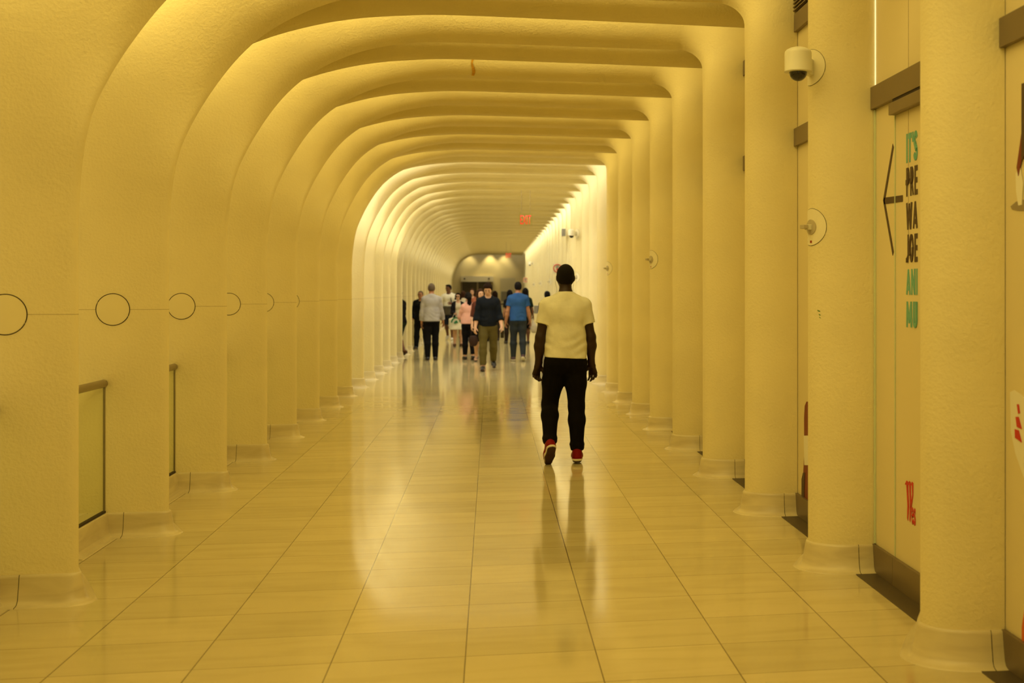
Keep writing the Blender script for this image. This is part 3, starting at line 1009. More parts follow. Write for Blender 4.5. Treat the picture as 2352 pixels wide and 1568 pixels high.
# ---------------------------------------------------------------- the end of the corridor
structure('wall_end', (-3.3, Y_END, 0.0), (2.5, Y_END + .25, 4.4), M['shell'])
def end_box(name, px0, px1, py0, py1, m, d0, d1, kind=None):
    a, b = at_depth(px0, py0, Y_END), at_depth(px1, py1, Y_END)
    sx = Y_END / (Y_END - 0.0)
    lo = (min(a.x, b.x), Y_END - d1, max(0.0, b.z)); hi = (max(a.x, b.x), Y_END - d0, a.z)
    return box(name, lo, hi, m)
tag(end_box('door_1', 1061, 1131, 647, 734, M['dark_door'], 0.0, .03), kind='structure')
ln = end_box('trim_4', 1059, 1133, 634, 647, M['white_ink'], 0.0, .16); tag(ln, kind='structure')
for x in (1060, 1097, 1130):
    tag(end_box('trim_5', x - 2, x + 2, 647, 734, M['bronze'], 0.0, .08), kind='structure')
for x, l in ((1067.5, 'left of the two dark knobs on the far door lintel'), (1123, 'right of the two dark knobs on the far door lintel')):
    a = at_depth(x, 640, Y_END)
    o = from_bm('lintel_lamp', lathe_bm(bmesh.new(), [(.001, 0), (.05, 0), (.05, .05), (.02, .07), (.001, .07)], 16, origin=(0, 0, 0), R=Matrix.Rotation(PI / 2, 3, 'X')), M['bronze_dark'])
    o.location = (a.x, Y_END - .16, a.z); tag(o, l, 'lamp')
nb = empty('notice_board', at_depth(1167, 735, Y_END)); nb.location.y = Y_END - .30; nb.location.z = 0
tag(nb, 'pale standing notice board with a grey sheet beside the far doorway', 'notice board')
from_bm('board', box_bm(bmesh.new(), (-.45, 0, .06), (.42, .05, 2.40), .01), M['notice'], nb)
from_bm('grey_sheet', box_bm(bmesh.new(), (-.40, -.008, 1.05), (-.06, .002, 1.62)), M['grey_box'], nb)
from_bm('foot', box_bm(bmesh.new(), (-.45, -.10, 0), (.42, .18, .06)), M['bronze'], nb)
for x, e in ((1079, 30), (1126, 55), (1158, 38)):
    a = at_depth(x, 586, Y_END)
    d = bpy.data.lights.new('wall_washer', 'SPOT'); d.energy = e * 1.6; d.color = (1, .8, .38); d.spot_size = math.radians(75); d.spot_blend = 0.8; d.shadow_soft_size = .05
    o = bpy.data.objects.new('wall_washer', d); COL.objects.link(o)
    o.location = (a.x, Y_END - .45, 4.1)
    o.rotation_euler = (math.radians(14), 0, 0)
br = empty('queue_barrier', at_depth(1154, 733, 66.0)); br.location.z = 0
tag(br, 'dark belt barrier standing before the far notice board', 'barrier')
for x in (-.32, .32):
    bm = bmesh.new(); lathe_bm(bm, [(.16, 0), (.16, .015), (.03, .03), (.025, .05), (.025, .95), (.035, .96), (.035, 1.0), (.001, 1.0)], 16, origin=(x, 0, 0))
    from_bm('post', bm, M['bronze_dark'], br, True)
from_bm('belt', box_bm(bmesh.new(), (-.32, -.004, .90), (.32, .004, .97)), M['dark_door'], br)

# ---------------------------------------------------------------- figures: smooth distance fields turned into one surface
def V3(*a): return np.array(a, float)
def unit(v):
    v = np.asarray(v, float); return v / (np.linalg.norm(v) + 1e-12)

class Field:
    """grid of distances; capsules with oval sections melt into it, planes and balls trim it"""
    def __init__(s, lo, hi, vox):
        s.lo = np.array(lo, float); s.vox = vox
        s.n = np.ceil((np.array(hi, float) - s.lo) / vox).astype(int) + 1
        s.v = np.full(s.n, 1.0, np.float32)
        s.ax = [(s.lo[i] + vox * np.arange(s.n[i])).astype(np.float32) for i in range(3)]
    def win(s, lo, hi):
        a = np.clip(np.floor((np.asarray(lo) - s.lo) / s.vox).astype(int), 0, s.n)
        b = np.clip(np.ceil((np.asarray(hi) - s.lo) / s.vox).astype(int) + 1, 0, s.n)
        sl = tuple(slice(x, y) for x, y in zip(a, b))
        return sl, s.ax[0][sl[0]][:, None, None], s.ax[1][sl[1]][None, :, None], s.ax[2][sl[2]][None, None, :]
    def _mix(s, sl, d, k, mode):
        cur = s.v[sl]
        if cur.size == 0: return
        if mode == 'sub':
            d = -d
            h = np.clip(.5 - .5 * (d - cur) / k, 0, 1)
            s.v[sl] = d + (cur - d) * h + k * h * (1 - h)
        else:
            h = np.clip(.5 + .5 * (d - cur) / k, 0, 1)
            s.v[sl] = d + (cur - d) * h - k * h * (1 - h)
    def cone(s, a, b, ra, rb=None, k=.02, u=None, cuts=(), mode='add'):
        a = np.asarray(a, float); b = np.asarray(b, float)
        rb = ra if rb is None else rb
        ra = (ra, ra) if np.isscalar(ra) else ra
        rb = (rb, rb) if np.isscalar(rb) else rb
        L = np.linalg.norm(b - a)
        w = (b - a) / L if L > 1e-6 else V3(0, 0, 1)
        L = max(L, 1e-4)
        u = V3(1, 0, 0) if u is None else np.asarray(u, float)
        if abs(u @ w) > .95: u = V3(0, 1, 0)
        u = unit(u - w * (u @ w)); v = np.cross(w, u)
        m = max(*ra, *rb) + k + 3 * s.vox
        sl, X, Y, Z = s.win(np.minimum(a, b) - m, np.maximum(a, b) + m)
        X = X - a[0]; Y = Y - a[1]; Z = Z - a[2]
        t = X * w[0] + Y * w[1] + Z * w[2]
        du = X * u[0] + Y * u[1] + Z * u[2]
        dv = X * v[0] + Y * v[1] + Z * v[2]
        tc = np.clip(t, 0, L); f = tc / L
        ru = ra[0] + (rb[0] - ra[0]) * f; rv = ra[1] + (rb[1] - ra[1]) * f
        mn = np.minimum(ru, rv)
        d = (np.sqrt((du / ru) ** 2 + (dv / rv) ** 2 + ((t - tc) / mn) ** 2) - 1) * mn
        for p, n in cuts:
            n = unit(n); q = a - np.asarray(p, float)
            d = np.maximum(d, X * n[0] + Y * n[1] + Z * n[2] + q @ n)
        s._mix(sl, d.astype(np.float32), k, mode)
    def ell(s, c, r, R=None, k=.02, mode='add', cuts=()):
        c = np.asarray(c, float); r = np.asarray(r, float)
        R = np.eye(3) if R is None else R
        m = r.max() + k + 3 * s.vox
        sl, X, Y, Z = s.win(c - m, c + m)
        X = X - c[0]; Y = Y - c[1]; Z = Z - c[2]
        q = 0
        for i in range(3):
            q = q + ((X * R[0, i] + Y * R[1, i] + Z * R[2, i]) / r[i]) ** 2
        d = (np.sqrt(q) - 1) * r.min()
        for p, n in cuts:
            n = unit(n); e = c - np.asarray(p, float)
            d = np.maximum(d, X * n[0] + Y * n[1] + Z * n[2] + e @ n)
        s._mix(sl, d.astype(np.float32), k, mode)
    def plane(s, p, n):
        n = unit(n)
        X, Y, Z = s.ax[0][:, None, None], s.ax[1][None, :, None], s.ax[2][None, None, :]
        s.v = np.maximum(s.v, ((X - p[0]) * n[0] + (Y - p[1]) * n[1] + (Z - p[2]) * n[2]).astype(np.float32))
    def add(s, fn):
        X, Y, Z = s.ax[0][:, None, None], s.ax[1][None, :, None], s.ax[2][None, None, :]
        s.v = (s.v + fn(X, Y, Z)).astype(np.float32)
    def surface(s):
        v = s.v; neg = v < 0
        n = v.shape
        c = np.zeros(tuple(np.array(n) - 1), np.uint8)
        for dx in (0, 1):
            for dy in (0, 1):
                for dz in (0, 1):
                    c += neg[dx:n[0] - 1 + dx, dy:n[1] - 1 + dy, dz:n[2] - 1 + dz]
        act = np.argwhere((c > 0) & (c < 8))
        idx = np.full(c.shape, -1, np.int64); idx[tuple(act.T)] = np.arange(len(act))
        offs = [(dx, dy, dz) for dx in (0, 1) for dy in (0, 1) for dz in (0, 1)]
        cv = np.stack([v[act[:, 0] + o[0], act[:, 1] + o[1], act[:, 2] + o[2]] for o in offs], 1)
        acc = np.zeros((len(act), 3)); cnt = np.zeros(len(act))
        for i, a in enumerate(offs):
            for j, b in enumerate(offs):
                if j <= i or sum(abs(a[q] - b[q]) for q in range(3)) != 1: continue
                m = (cv[:, i] < 0) != (cv[:, j] < 0)
                t = np.where(m, cv[:, i] / (cv[:, i] - cv[:, j] + 1e-20), 0)
                p = np.array(a)[None] + (np.array(b) - np.array(a))[None] * t[:, None]
                acc += np.where(m[:, None], p, 0); cnt += m
        P = s.lo + s.vox * (act + acc / cnt[:, None])
        quads = []
        for ax in range(3):
            o1, o2 = (ax + 1) % 3, (ax + 2) % 3
            A = [slice(None)] * 3; B = [slice(None)] * 3
            A[ax] = slice(0, -1); B[ax] = slice(1, None)
            d = neg[tuple(A)] != neg[tuple(B)]
            e = np.argwhere(d)
            e = e[(e[:, o1] > 0) & (e[:, o2] > 0) & (e[:, o1] < n[o1] - 1) & (e[:, o2] < n[o2] - 1)]
            if not len(e): continue
            flip = neg[tuple(e.T)]
            def at(a, b):
                q = e.copy(); q[:, o1] += a; q[:, o2] += b
                return idx[tuple(q.T)]
            Q = np.stack([at(-1, -1), at(0, -1), at(0, 0), at(-1, 0)], 1)
            Q[~flip] = Q[~flip][:, ::-1]
            quads.append(Q)
        Q = np.concatenate(quads)
        for it in range(2):     # light relaxing
            sm = np.zeros_like(P); ct = np.zeros(len(P))
            for a, b in ((0, 1), (1, 2), (2, 3), (3, 0)):
                np.add.at(sm, Q[:, a], P[Q[:, b]]); np.add.at(ct, Q[:, a], 1)
            ok = ct > 0
            P[ok] = .45 * P[ok] + .55 * sm[ok] / ct[ok, None]
        return P, Q
    def build(s, name, m, parent):
        P, Q = s.surface()
        me = bpy.data.meshes.new(name)
        me.vertices.add(len(P)); me.vertices.foreach_set('co', P.astype(np.float32).ravel())
        me.loops.add(Q.size); me.loops.foreach_set('vertex_index', Q.ravel().astype(np.int32))
        me.polygons.add(len(Q))
        me.polygons.foreach_set('loop_start', np.arange(0, Q.size, 4, dtype=np.int32))
        me.polygons.foreach_set('loop_total', np.full(len(Q), 4, np.int32))
        me.update(calc_edges=True); me.validate()
        return link(name, me, m, parent, True)

def rot_x(a): c, s = math.cos(a), math.sin(a); return np.array([[1, 0, 0], [0, c, -s], [0, s, c]])
def rot_z(a): c, s = math.cos(a), math.sin(a); return np.array([[c, -s, 0], [s, c, 0], [0, 0, 1]])
def rot_y(a): c, s = math.cos(a), math.sin(a); return np.array([[c, 0, s], [0, 1, 0], [-s, 0, c]])
RAD = math.radians

def limb_dir(pitch, out, side):
    p, o = RAD(pitch), RAD(out)
    return V3(side * math.sin(o), math.sin(p) * math.cos(o), -math.cos(p) * math.cos(o))

CLOTH = {}
def cloth(name, color, rough=.85, bump=.25, bscale=25):
    if name not in CLOTH: CLOTH[name] = mat(name, color, rough, 0, .10, noise=.10, nscale=9, bump=bump, bscale=bscale, bdist=.012)
    return CLOTH[name]
SKIN = {}
def skin(name, color):
    if name not in SKIN: SKIN[name] = mat(name, color, .5, 0, .4, noise=.06, nscale=12)
    return SKIN[name]
M['hair_black'] = mat('black_hair', (.006, .004, .0035), .8, spec=.15, bump=.4, bscale=140)
M['hair_brown'] = mat('brown_hair', (.016, .007, .0035), .9, spec=.08, bump=.4, bscale=140)
M['hair_grey'] = mat('grey_brown_hair', (.10, .065, .035), .7, bump=.3, bscale=140)
M['hair_auburn'] = mat('auburn_hair', (.040, .016, .007), .8, spec=.1, bump=.4, bscale=140)
M['eye_dark'] = mat('dark_eye', (.015, .01, .008), .2)
M['lips'] = mat('lips', (.42, .16, .10), .5)
M['black_leather'] = mat('black_leather', (.012, .010, .010), .35)
M['sole_dark'] = mat('dark_rubber', (.045, .018, .012), .8)
M['sole_pale'] = mat('pale_rubber', (.72, .66, .50), .6)
M['white_wire'] = mat('white_wire', (.85, .82, .72), .4)

class Person:
    def __init__(s, px, py, H, heading, label, female=False, pose=None, skin_m=None, vox=.010, foot_D=None, group=None, lean=(0, 0), head=(0, 0, 0), build=1.0):
        s.H = H; s.s = s_ = H / 1.80; s.vox = vox; s.fem = female; s.skin = skin_m
        if foot_D is None: loc = on_floor(px, py)
        else: loc = at_depth(px, 700, foot_D)
        loc.z = 0
        s.root = empty('person', loc, RAD(heading))
        tag(s.root, label, 'person', group)
        p = dict(legs={1: (0, 2, 2, 0), -1: (0, 2, 2, 0)}, arms={1: (0, 7, 10, 0), -1: (0, 7, 10, 0)}, curl={1: 35, -1: 35})
        p.update(pose or {}); s.pose = p
        hipw = (.080 if female else .088) * s_
        th, sh, an = .425 * s_, .412 * s_, .088 * s_
        s.th, s.sh, s.an = th, sh, an
        J = {}
        for sd in (1, -1):
            tp, out, kf, fp = p['legs'][sd]
            hip = V3(sd * hipw, 0, 0)
            kn = hip + limb_dir(tp, out, sd) * th
            ank = kn + limb_dir(tp - kf, out * .4, sd) * sh
            f = V3(0, math.cos(RAD(fp)), -math.sin(RAD(fp))); u = V3(0, math.sin(RAD(fp)), math.cos(RAD(fp)))
            f = rot_z(-sd * RAD(6)) @ f; u = rot_z(-sd * RAD(6)) @ u
            J[sd] = dict(hip=hip, kn=kn, an=ank, f=f, u=u)
            J[sd]['low'] = min((ank - u * an - f * .05 * s_)[2], (ank - u * an + f * .13 * s_)[2], (ank - u * an * .9 + f * .19 * s_)[2])
        low = min(J[1]['low'], J[-1]['low'])
        yc = 0.5 * (J[1]['an'][1] + J[-1]['an'][1])
        off = V3(0, -yc * p.get('center', 0.0), -low)
        for sd in (1, -1):
            for q in ('hip', 'kn', 'an'): J[sd][q] = J[sd][q] + off
        s.J = J
        pel = off + V3(0, 0, .015 * s_)
        s.pel = pel
        lx, ly = lean
        tilt = lambda z: V3(lx * z / .58, ly * z / .58, z) * V3(1, 1, s_)
        s.at = lambda z: pel + tilt(z)
        shw = (.142 if female else .163) * s_ * (1 + (build - 1) * .6)
        s.bw = build
        s.neck0 = s.at(.57) + V3(0, -.012, 0) * s_
        s.neck1 = s.at(.67) + V3(0, .012, 0) * s_
        hp, hy, hr = head
        s.HR = rot_z(RAD(hy)) @ rot_x(-RAD(hp)) @ rot_y(RAD(hr))
        s.hc = s.neck1 + s.HR @ V3(0, .012 + .0 * hp, .078) * s_
        for sd in (1, -1):
            sp, out, ef, tw = p['arms'][sd]
            shd = s.at(.487) + V3(sd * shw, 0, -.005 * s_)
            d1 = limb_dir(sp, out, sd)
            el = shd + d1 * .295 * s_
            # forearm bends forward and, by tw, towards the other side
            d2 = limb_dir(sp + ef, out - tw, sd)
            wr = el + d2 * .255 * s_
            J[sd].update(sh=shd, el=el, wr=wr, d2=unit(d2))
        s.shw = shw
        m = .22
        pts = np.array([J[sd][q] for sd in (1, -1) for q in ('an', 'kn', 'wr', 'el', 'sh')] + [s.hc])
        s.lo = pts.min(0) - m; s.hi = pts.max(0) + m; s.lo[2] = -.03; s.hi[2] = s.hc[2] + .20

    # -------- shape pieces, used by the body (grow 0) and by the clothes (grow > 0)
    def torso(s, f, g=0.0, k=.05, gw=None, belly=0.0):
        q = s.s; b = s.bw; gw = g if gw is None else gw
        F = s.fem
        W = lambda w, d: (w * q * b, d * q * b)
        hips = W(.160 if F else .150, .112 if F else .108)
        wst = W(.118 if F else .138, .092 if F else .102)
        ch = W(.132 if F else .158, .098 if F else .112)
        uc = W(.140 if F else .168, .082 if F else .092)
        pl = lambda r, e: (r[0] + e, r[1] + e)
        f.cone(s.at(-.03), s.at(.10), pl(hips, gw), pl(hips, gw), k)
        f.cone(s.at(.10), s.at(.21), pl((hips[0] * .97, hips[1] * .97), gw), pl(wst, gw + belly), k)
        f.cone(s.at(.21), s.at(.40), pl(wst, gw + belly), pl(ch, g), k)
        f.cone(s.at(.40), s.at(.465), pl(ch, g), pl((uc[0] * .93, uc[1]), g), k)
        f.cone(s.at(.465), s.at(.515), pl((uc[0] * .93, uc[1]), g), pl((uc[0] * .55, uc[1] * .70), g), k)
        if not F:
            for sd in (1, -1): f.ell(s.at(.44) + V3(sd * .075 * q, -.045 * q, 0), np.array((.075, .055, .095)) * q + g, k=.05)
            for sd in (1, -1): f.ell(s.at(.43) + V3(sd * .07 * q, .055 * q, 0), np.array((.075, .050, .065)) * q + g, k=.05)
        else:
            for sd in (1, -1): f.ell(s.at(.385) + V3(sd * .062 * q, .082 * q, 0), np.array((.056, .050, .056)) * q + g, k=.03)
        for sd in (1, -1):
            f.cone(s.neck0 + V3(0, -.005, .0) * q, s.J[sd]['sh'] + V3(-sd * .02, 0, .012) * q, .046 * q + g * .7, .046 * q + g * .8, k=.05)
            f.ell(s.at(-.02) + V3(sd * .075 * q, -.055 * q, 0), np.array((.088, .080, .095)) * q * (1.0 if not F else 1.05) + g, k=.04)
    def arm(s, f, sd, g=0.0, t0=0.0, t1=2.0, k=.03, flare=0.0):
        """sleeve or arm: t 0..1 upper arm, 1..2 forearm"""
        q = s.s * (0.86 if s.fem else 1.0); J = s.J[sd]; b = s.bw
        cuts = []
        if t1 <= 1.0:
            e = J['sh'] + (J['el'] - J['sh']) * t1
            f.cone(J['sh'], e + (J['el'] - J['sh']) * .15, .055 * q * b + g, .048 * q * b + g + flare, k, cuts=[(e, J['el'] - J['sh'])])
            return e
        f.cone(J['sh'], J['sh'] + (J['el'] - J['sh']) * .45, .055 * q * b + g, .050 * q * b + g, k)
        f.cone(J['sh'] + (J['el'] - J['sh']) * .45, J['el'], .050 * q * b + g, .041 * q * b + g, k)
        e = J['el'] + (J['wr'] - J['el']) * min(t1 - 1, 1.0)
        mid = J['el'] + (J['wr'] - J['el']) * .32
        rr = lambda t: (.045 - (.045 - .028) * max(0, t - .3) / .7) * q
        if t1 < 2.0 or g > 0:
            cut = [(e, J['wr'] - J['el'])]
        else: cut = []
        f.cone(J['el'], mid, .042 * q * b + g, .046 * q * b + g, k, cuts=cut)
        f.cone(mid, J['wr'] + (J['wr'] - J['el']) * (.03 if not cut else .12), .046 * q * b + g, (.027 * q + g + flare), k, cuts=cut)
        return e
    def leg(s, f, sd, g=0.0, end=2.0, k=.035, g2=None, flare=0.0):
        q = s.s; J = s.J[sd]; g2 = g if g2 is None else g2; b = s.bw * (1.02 if s.fem else 1.0)
        hp = J['hip'] + V3(0, 0, .01 if g == 0 else -.03)
        if end <= 1.0:
            e = J['hip'] + (J['kn'] - J['hip']) * end
            f.cone(hp, e + (J['kn'] - J['hip']) * .12, .092 * q * b + g, (.092 - .030 * end) * q * b + g2, k, cuts=[(e, J['kn'] - J['hip'])])
            return e
        f.cone(hp, J['hip'] + (J['kn'] - J['hip']) * .5, .092 * q * b + g, .078 * q * b + g, k)
        f.cone(J['hip'] + (J['kn'] - J['hip']) * .5, J['kn'], .078 * q * b + g, .058 * q + g, k)
        d = J['an'] - J['kn']
        back = -unit(np.cross(V3(1, 0, 0), d)); back = back if back[1] < 0 else -back
        m = J['kn'] + d * .30 + back * .016 * q
        e = J['kn'] + d * (end - 1)
        cut = [(e, d)] if (end < 2.0 or g > 0) else []
        f.cone(J['kn'], m, .057 * q + g, .060 * q * b + (g + g2) / 2, k, cuts=cut)
        f.cone(m, J['an'] + d * (.18 if cut else 0), .060 * q * b + (g + g2) / 2, .036 * q + g2 + flare, k, cuts=cut)
        return e
    def hand(s, f, sd, curl=35):
        q = s.s * (.90 if s.fem else 1.0) * s.pose.get('hand_size', 1.0); J = s.J[sd]; wr = J['wr']
        w = unit(J['d2'] + V3(sd, 0, 0) * s.pose.get('hand_out', 0.0))
        tn = RAD(s.pose.get('turn', 25))
        a = V3(-sd * math.sin(tn), math.cos(tn), 0)
        want = V3(-sd * math.cos(tn), -math.sin(tn), 0)
        if abs(a @ w) > .8: a = V3(0, .2, 1)
        a = unit(a - w * (a @ w))
        n = np.cross(w, a)
        if n @ want < 0: n = -n
        J['n'] = n; J['a'] = a
        f.cone(wr - w * .02 * q, wr + w * .012 * q, (.030 * q, .022 * q), (.033 * q, .018 * q), .02, u=a)
        f.cone(wr + w * .018 * q, wr + w * .078 * q, (.033 * q, .016 * q), (.042 * q, .014 * q), .012, u=a)
        lens = (.071, .080, .074, .058); offs = (.033, .0115, -.0105, -.031); rad = (.0090, .0093, .0089, .0080)
        c = RAD(curl)
        for i in range(4):
            p = wr + (w * (.086 - .004 * abs(i - 1)) + a * offs[i]) * q
            an = 0; fan = a * (1.3 - i) * .05
            for fr, kk, r0, r1 in ((.45, .45, 1.08, 1.0), (.32, .85, 1.0, .95), (.23, .6, .95, .8)):
                an += c * kk * (1 + .12 * i)
                d = unit(w * math.cos(an) + n * math.sin(an) + fan)
                e = p + d * lens[i] * fr * q
                f.cone(p, e, rad[i] * r0 * q, rad[i] * r1 * q, .005)
                p = e
        p = wr + (w * .022 + a * .026 + n * .010) * q
        d = unit(w * .72 + a * .62 + n * .32); e = p + d * .048 * q
        f.cone(p, e, .0150 * q, .0118 * q, .010)
        d = unit(w * .95 + a * .22 + n * .40); f.cone(e, e + d * .032 * q, .0112 * q, .0092 * q, .005)
        J['palm'] = wr + (w * .085 + n * .028) * q
    def headf(s, f):
        q = s.s * (.97 if s.fem else 1.0); R = s.HR; c = s.hc
        P = lambda x, y, z: c + R @ (V3(x, y, z) * q)
        f.cone(s.neck0, s.neck1 + V3(0, 0, .02) * q, (.060 if not s.fem else .049) * q, (.055 if not s.fem else .046) * q, .035)
        f.ell(P(0, -.014, .022), np.array((.074, .094, .090)) * q, R, .02)
        f.cone(P(0, .026, .02), P(0, .040, -.070), (.061 * q, .052 * q), (.043 * q, .040 * q), .03, u=R @ V3(1, 0, 0))
        f.ell(P(0, .066, -.088), np.array((.024, .020, .018)) * q, R, .025)
        for sd in (1, -1):
            f.cone(P(sd * .052, -.005, -.035), P(sd * .028, .055, -.080), .024 * q, .020 * q, .025)
            f.ell(P(sd * .045, .062, -.022), np.array((.022, .018, .020)) * q, R, .02)
            f.ell(P(sd * .078, -.010, -.012), np.array((.009, .019, .031)) * q, R @ rot_z(sd * .35), .006)
            f.ell(P(sd * .031, .098, .006), np.array((.017, .014, .011)) * q, R, .012, 'sub')
        f.cone(P(-.040, .078, .026), P(.040, .078, .026), .012 * q, None, .015)
        f.cone(P(0, .086, .014), P(0, .106, -.026), .008 * q, .013 * q, .012)
        for sd in (1, -1): f.ell(P(sd * .012, .096, -.029), np.array((.009, .010, .008)) * q, R, .006)
        f.cone(P(-.020, .084, -.053), P(.020, .084, -.053), .007 * q, None, .006)
        f.cone(P(-.016, .083, -.063), P(.016, .083, -.063), .0075 * q, None, .006)
        s.P = P
    def body(s):
        f = Field(s.lo, s.hi, s.vox)
        s.torso(f)
        for sd in (1, -1):
            s.arm(f, sd); s.hand(f, sd, s.pose['curl'][sd]); s.leg(f, sd)
            J = s.J[sd]; q = s.s
            f.cone(J['an'], J['an'] - J['u'] * .045 * q - J['f'] * .035 * q, .034 * q, .030 * q, .03)
            f.cone(J['an'] - J['u'] * .02 * q + J['f'] * .02 * q, J['an'] - J['u'] * .060 * q + J['f'] * .125 * q, (.034 * q, .032 * q), (.040 * q, .018 * q), .03)
            f.cone(J['an'] - J['u'] * .060 * q + J['f'] * .125 * q, J['an'] - J['u'] * .066 * q + J['f'] * .165 * q, (.038 * q, .017 * q), (.030 * q, .012 * q), .02)
        s.headf(f)
        return f.build('body', s.skin, s.root)
    def eyes(s):
        for sd in (1, -1):
            bm = bmesh.new(); bmesh.ops.create_uvsphere(bm, u_segments=14, v_segments=8, radius=.0088 * s.s)
            c = s.P(sd * .031, .083, .006)
            bmesh.ops.translate(bm, verts=bm.verts, vec=Vector(c))
            from_bm('eye', bm, M['eye_dark'], s.root, True)
        bm = bmesh.new(); R = s.HR
        tube_bm(bm, [s.P(-.021, .0875, -.058), s.P(-.008, .0915, -.0575), s.P(.008, .0915, -.0575), s.P(.021, .0875, -.058)], .0035 * s.s, 6)
        from_bm('mouth', bm, M['lips'], s.root, True)
        for sd in (1, -1):
            bm = bmesh.new(); tube_bm(bm, [s.P(sd * .014, .0905, .026), s.P(sd * .031, .0905, .031), s.P(sd * .047, .082, .025)], .0030 * s.s, 6)
            from_bm('eyebrow', bm, s.hair_m, s.root, True)
    def hair(s, style, m):
        s.hair_m = m
        q = s.s * (.97 if s.fem else 1.0); R = s.HR; P = s.P
        f = Field(s.hc - .32, s.hc + .24, min(s.vox, .008))
        up, fw = R @ V3(0, 0, 1), R @ V3(0, 1, 0)
        g = {'cropped': .005, 'short': .012, 'thick': .020}.get(style, .014)
        # scalp: cut in front along a slanted hairline
        cuts = [(P(0, .052, .060 if style != 'thick' else .040), unit(fw * .80 - up * .60))]
        low = -.045 if style in ('cropped', 'short', 'thick') else -.02
        f.ell(P(0, -.014, .022), np.array((.074, .094, .090)) * q + g, R, .01, cuts=cuts)
        f.ell(P(0, -.030, -.020), np.array((.066, .074, .070)) * q + g * .8, R, .02, cuts=cuts + [(P(0, -.04, low - .02), -up), (P(0, .02, 0), fw)])
        if style in ('short', 'thick'):
            f.ell(P(0, .045, .088), np.array((.062, .040, .026)) * q + g * .3, R, .02)
        if style == 'cropped':
            for sd in (1, -1): f.ell(P(sd * .070, .004, .01), np.array((.010, .03, .045)) * q, R, .01)
        if style in ('long', 'ponytail', 'bob'):
            f.ell(P(0, -.015, .03), np.array((.078, .098, .090)) * q + .010, R, .02, cuts=cuts)
        if style == 'long':
            for sd in (1, -1):
                f.cone(P(sd * .072, -.01, .02), P(sd * .085, .0, -.15), (.030 * q, .045 * q), (.030 * q, .030 * q), .03)
            f.cone(P(0, -.075, .0), P(0, -.085, -.19), (.085 * q, .035 * q), (.080 * q, .025 * q), .03)
        if style == 'bob':
            for sd in (1, -1):
                f.cone(P(sd * .072, -.005, .03), P(sd * .090, .008, -.085), (.028 * q, .045 * q), (.034 * q, .036 * q), .03)
            f.cone(P(0, -.07, .0), P(0, -.075, -.09), (.080 * q, .035 * q), (.075 * q, .03 * q), .03)
        if style == 'ponytail':
            f.cone(P(0, -.10, .04), P(.005, -.135, -.02), (.040 * q, .034 * q), (.060 * q, .042 * q), .02)
            f.cone(P(.005, -.135, -.02), P(.012, -.120, -.17), (.060 * q, .042 * q), (.058 * q, .034 * q), .02)
            f.cone(P(.012, -.120, -.17), P(.016, -.105, -.28), (.058 * q, .034 * q), (.018 * q, .014 * q), .02)
        return f.build('hair', m, s.root)
    def top(s, name, m, t1=.62, g=.016, hem=-.03, neck=.074, gw=None, flare=.008, folds=.0, belly=0.0, vneck=0.0, open_front=False, front=.03, tilt=0.0):
        f = Field(s.lo, s.hi, s.vox)
        q = s.s
        s.torso(f, g, .045, gw, belly)
        if hem < -.05:
            f.cone(s.at(-.02), s.at(hem - .06), (.158 * q * s.bw + g, .115 * q * s.bw + g), (.165 * q * s.bw + g, .122 * q * s.bw + g), .05)
        if s.fem is False:
            for sd in (1, -1): f.cone(s.J[sd]['sh'], s.at(.45) + V3(sd * .09, 0, 0) * q, .050 * q + g, .06 * q + g, .04)
        if folds:
            ph = random.random() * 6
            def fn(X, Y, Z):
                z = Z - s.pel[2]
                w1 = np.exp(-((z - .12) / .11) ** 2)
                return -folds * (w1 * np.sin(70 * z + 9 * X + 6 * np.sin(9 * X + ph)) * (.6 + .4 * np.sin(17 * X)) + .45 * np.sin(24 * X + 10 * z + ph) * np.exp(-((z - .36) / .16) ** 2) * (np.abs(X) > .06))
            f.add(fn)
        f.plane(s.at(hem), V3(tilt, 0, -1))
        nb = s.neck0 + V3(0, .0, .012) * q
        f.cone(nb - V3(0, -.02, .02) * q, nb + V3(0, .02, .12) * q, neck * q, neck * q * 1.05, .006, mode='sub')
        f.ell(nb + V3(0, .055, -.01) * q, np.array((neck * .8, .06, front + vneck)) * q, None, .01, 'sub')
        for sd in (1, -1):
            s.arm(f, sd, g, 0, t1, .03, flare)
        s.nb, s.nr = nb, neck * q
        return f.build(name, m, s.root)
    def collar(s, parent, m):
        bm = bmesh.new()
        pts = [s.nb + V3(s.nr * 1.02 * math.cos(a), s.nr * 1.02 * math.sin(a) + .012, -.004 - .022 * math.sin(a)) for a in np.linspace(0, 2 * PI, 33)]
        tube_bm(bm, pts, .0085, 8)
        return from_bm('collar', bm, m, parent, True)
    def trousers(s, name, m, g=.014, end=1.97, g2=None, waist=.03, flare=0.0, cuff=False):
        f = Field(s.lo, s.hi, s.vox)
        q = s.s
        s.torso(f, g * .7, .045)
        f.plane(s.at(waist), V3(0, 0, 1))
        for sd in (1, -1):
            s.leg(f, sd, g, end, .03, g2, flare)
            if cuff:
                J = s.J[sd]; d = J['an'] - J['kn']
                e = J['kn'] + d * (end - 1)
                f.ell(e - d * .13, np.array((.066, .066, .030)) * q, None, .02)
                f.ell(e - d * .05 + V3(.004, 0, 0), np.array((.061, .061, .024)) * q, None, .012)
        o = f.build(name, m, s.root)
        return o
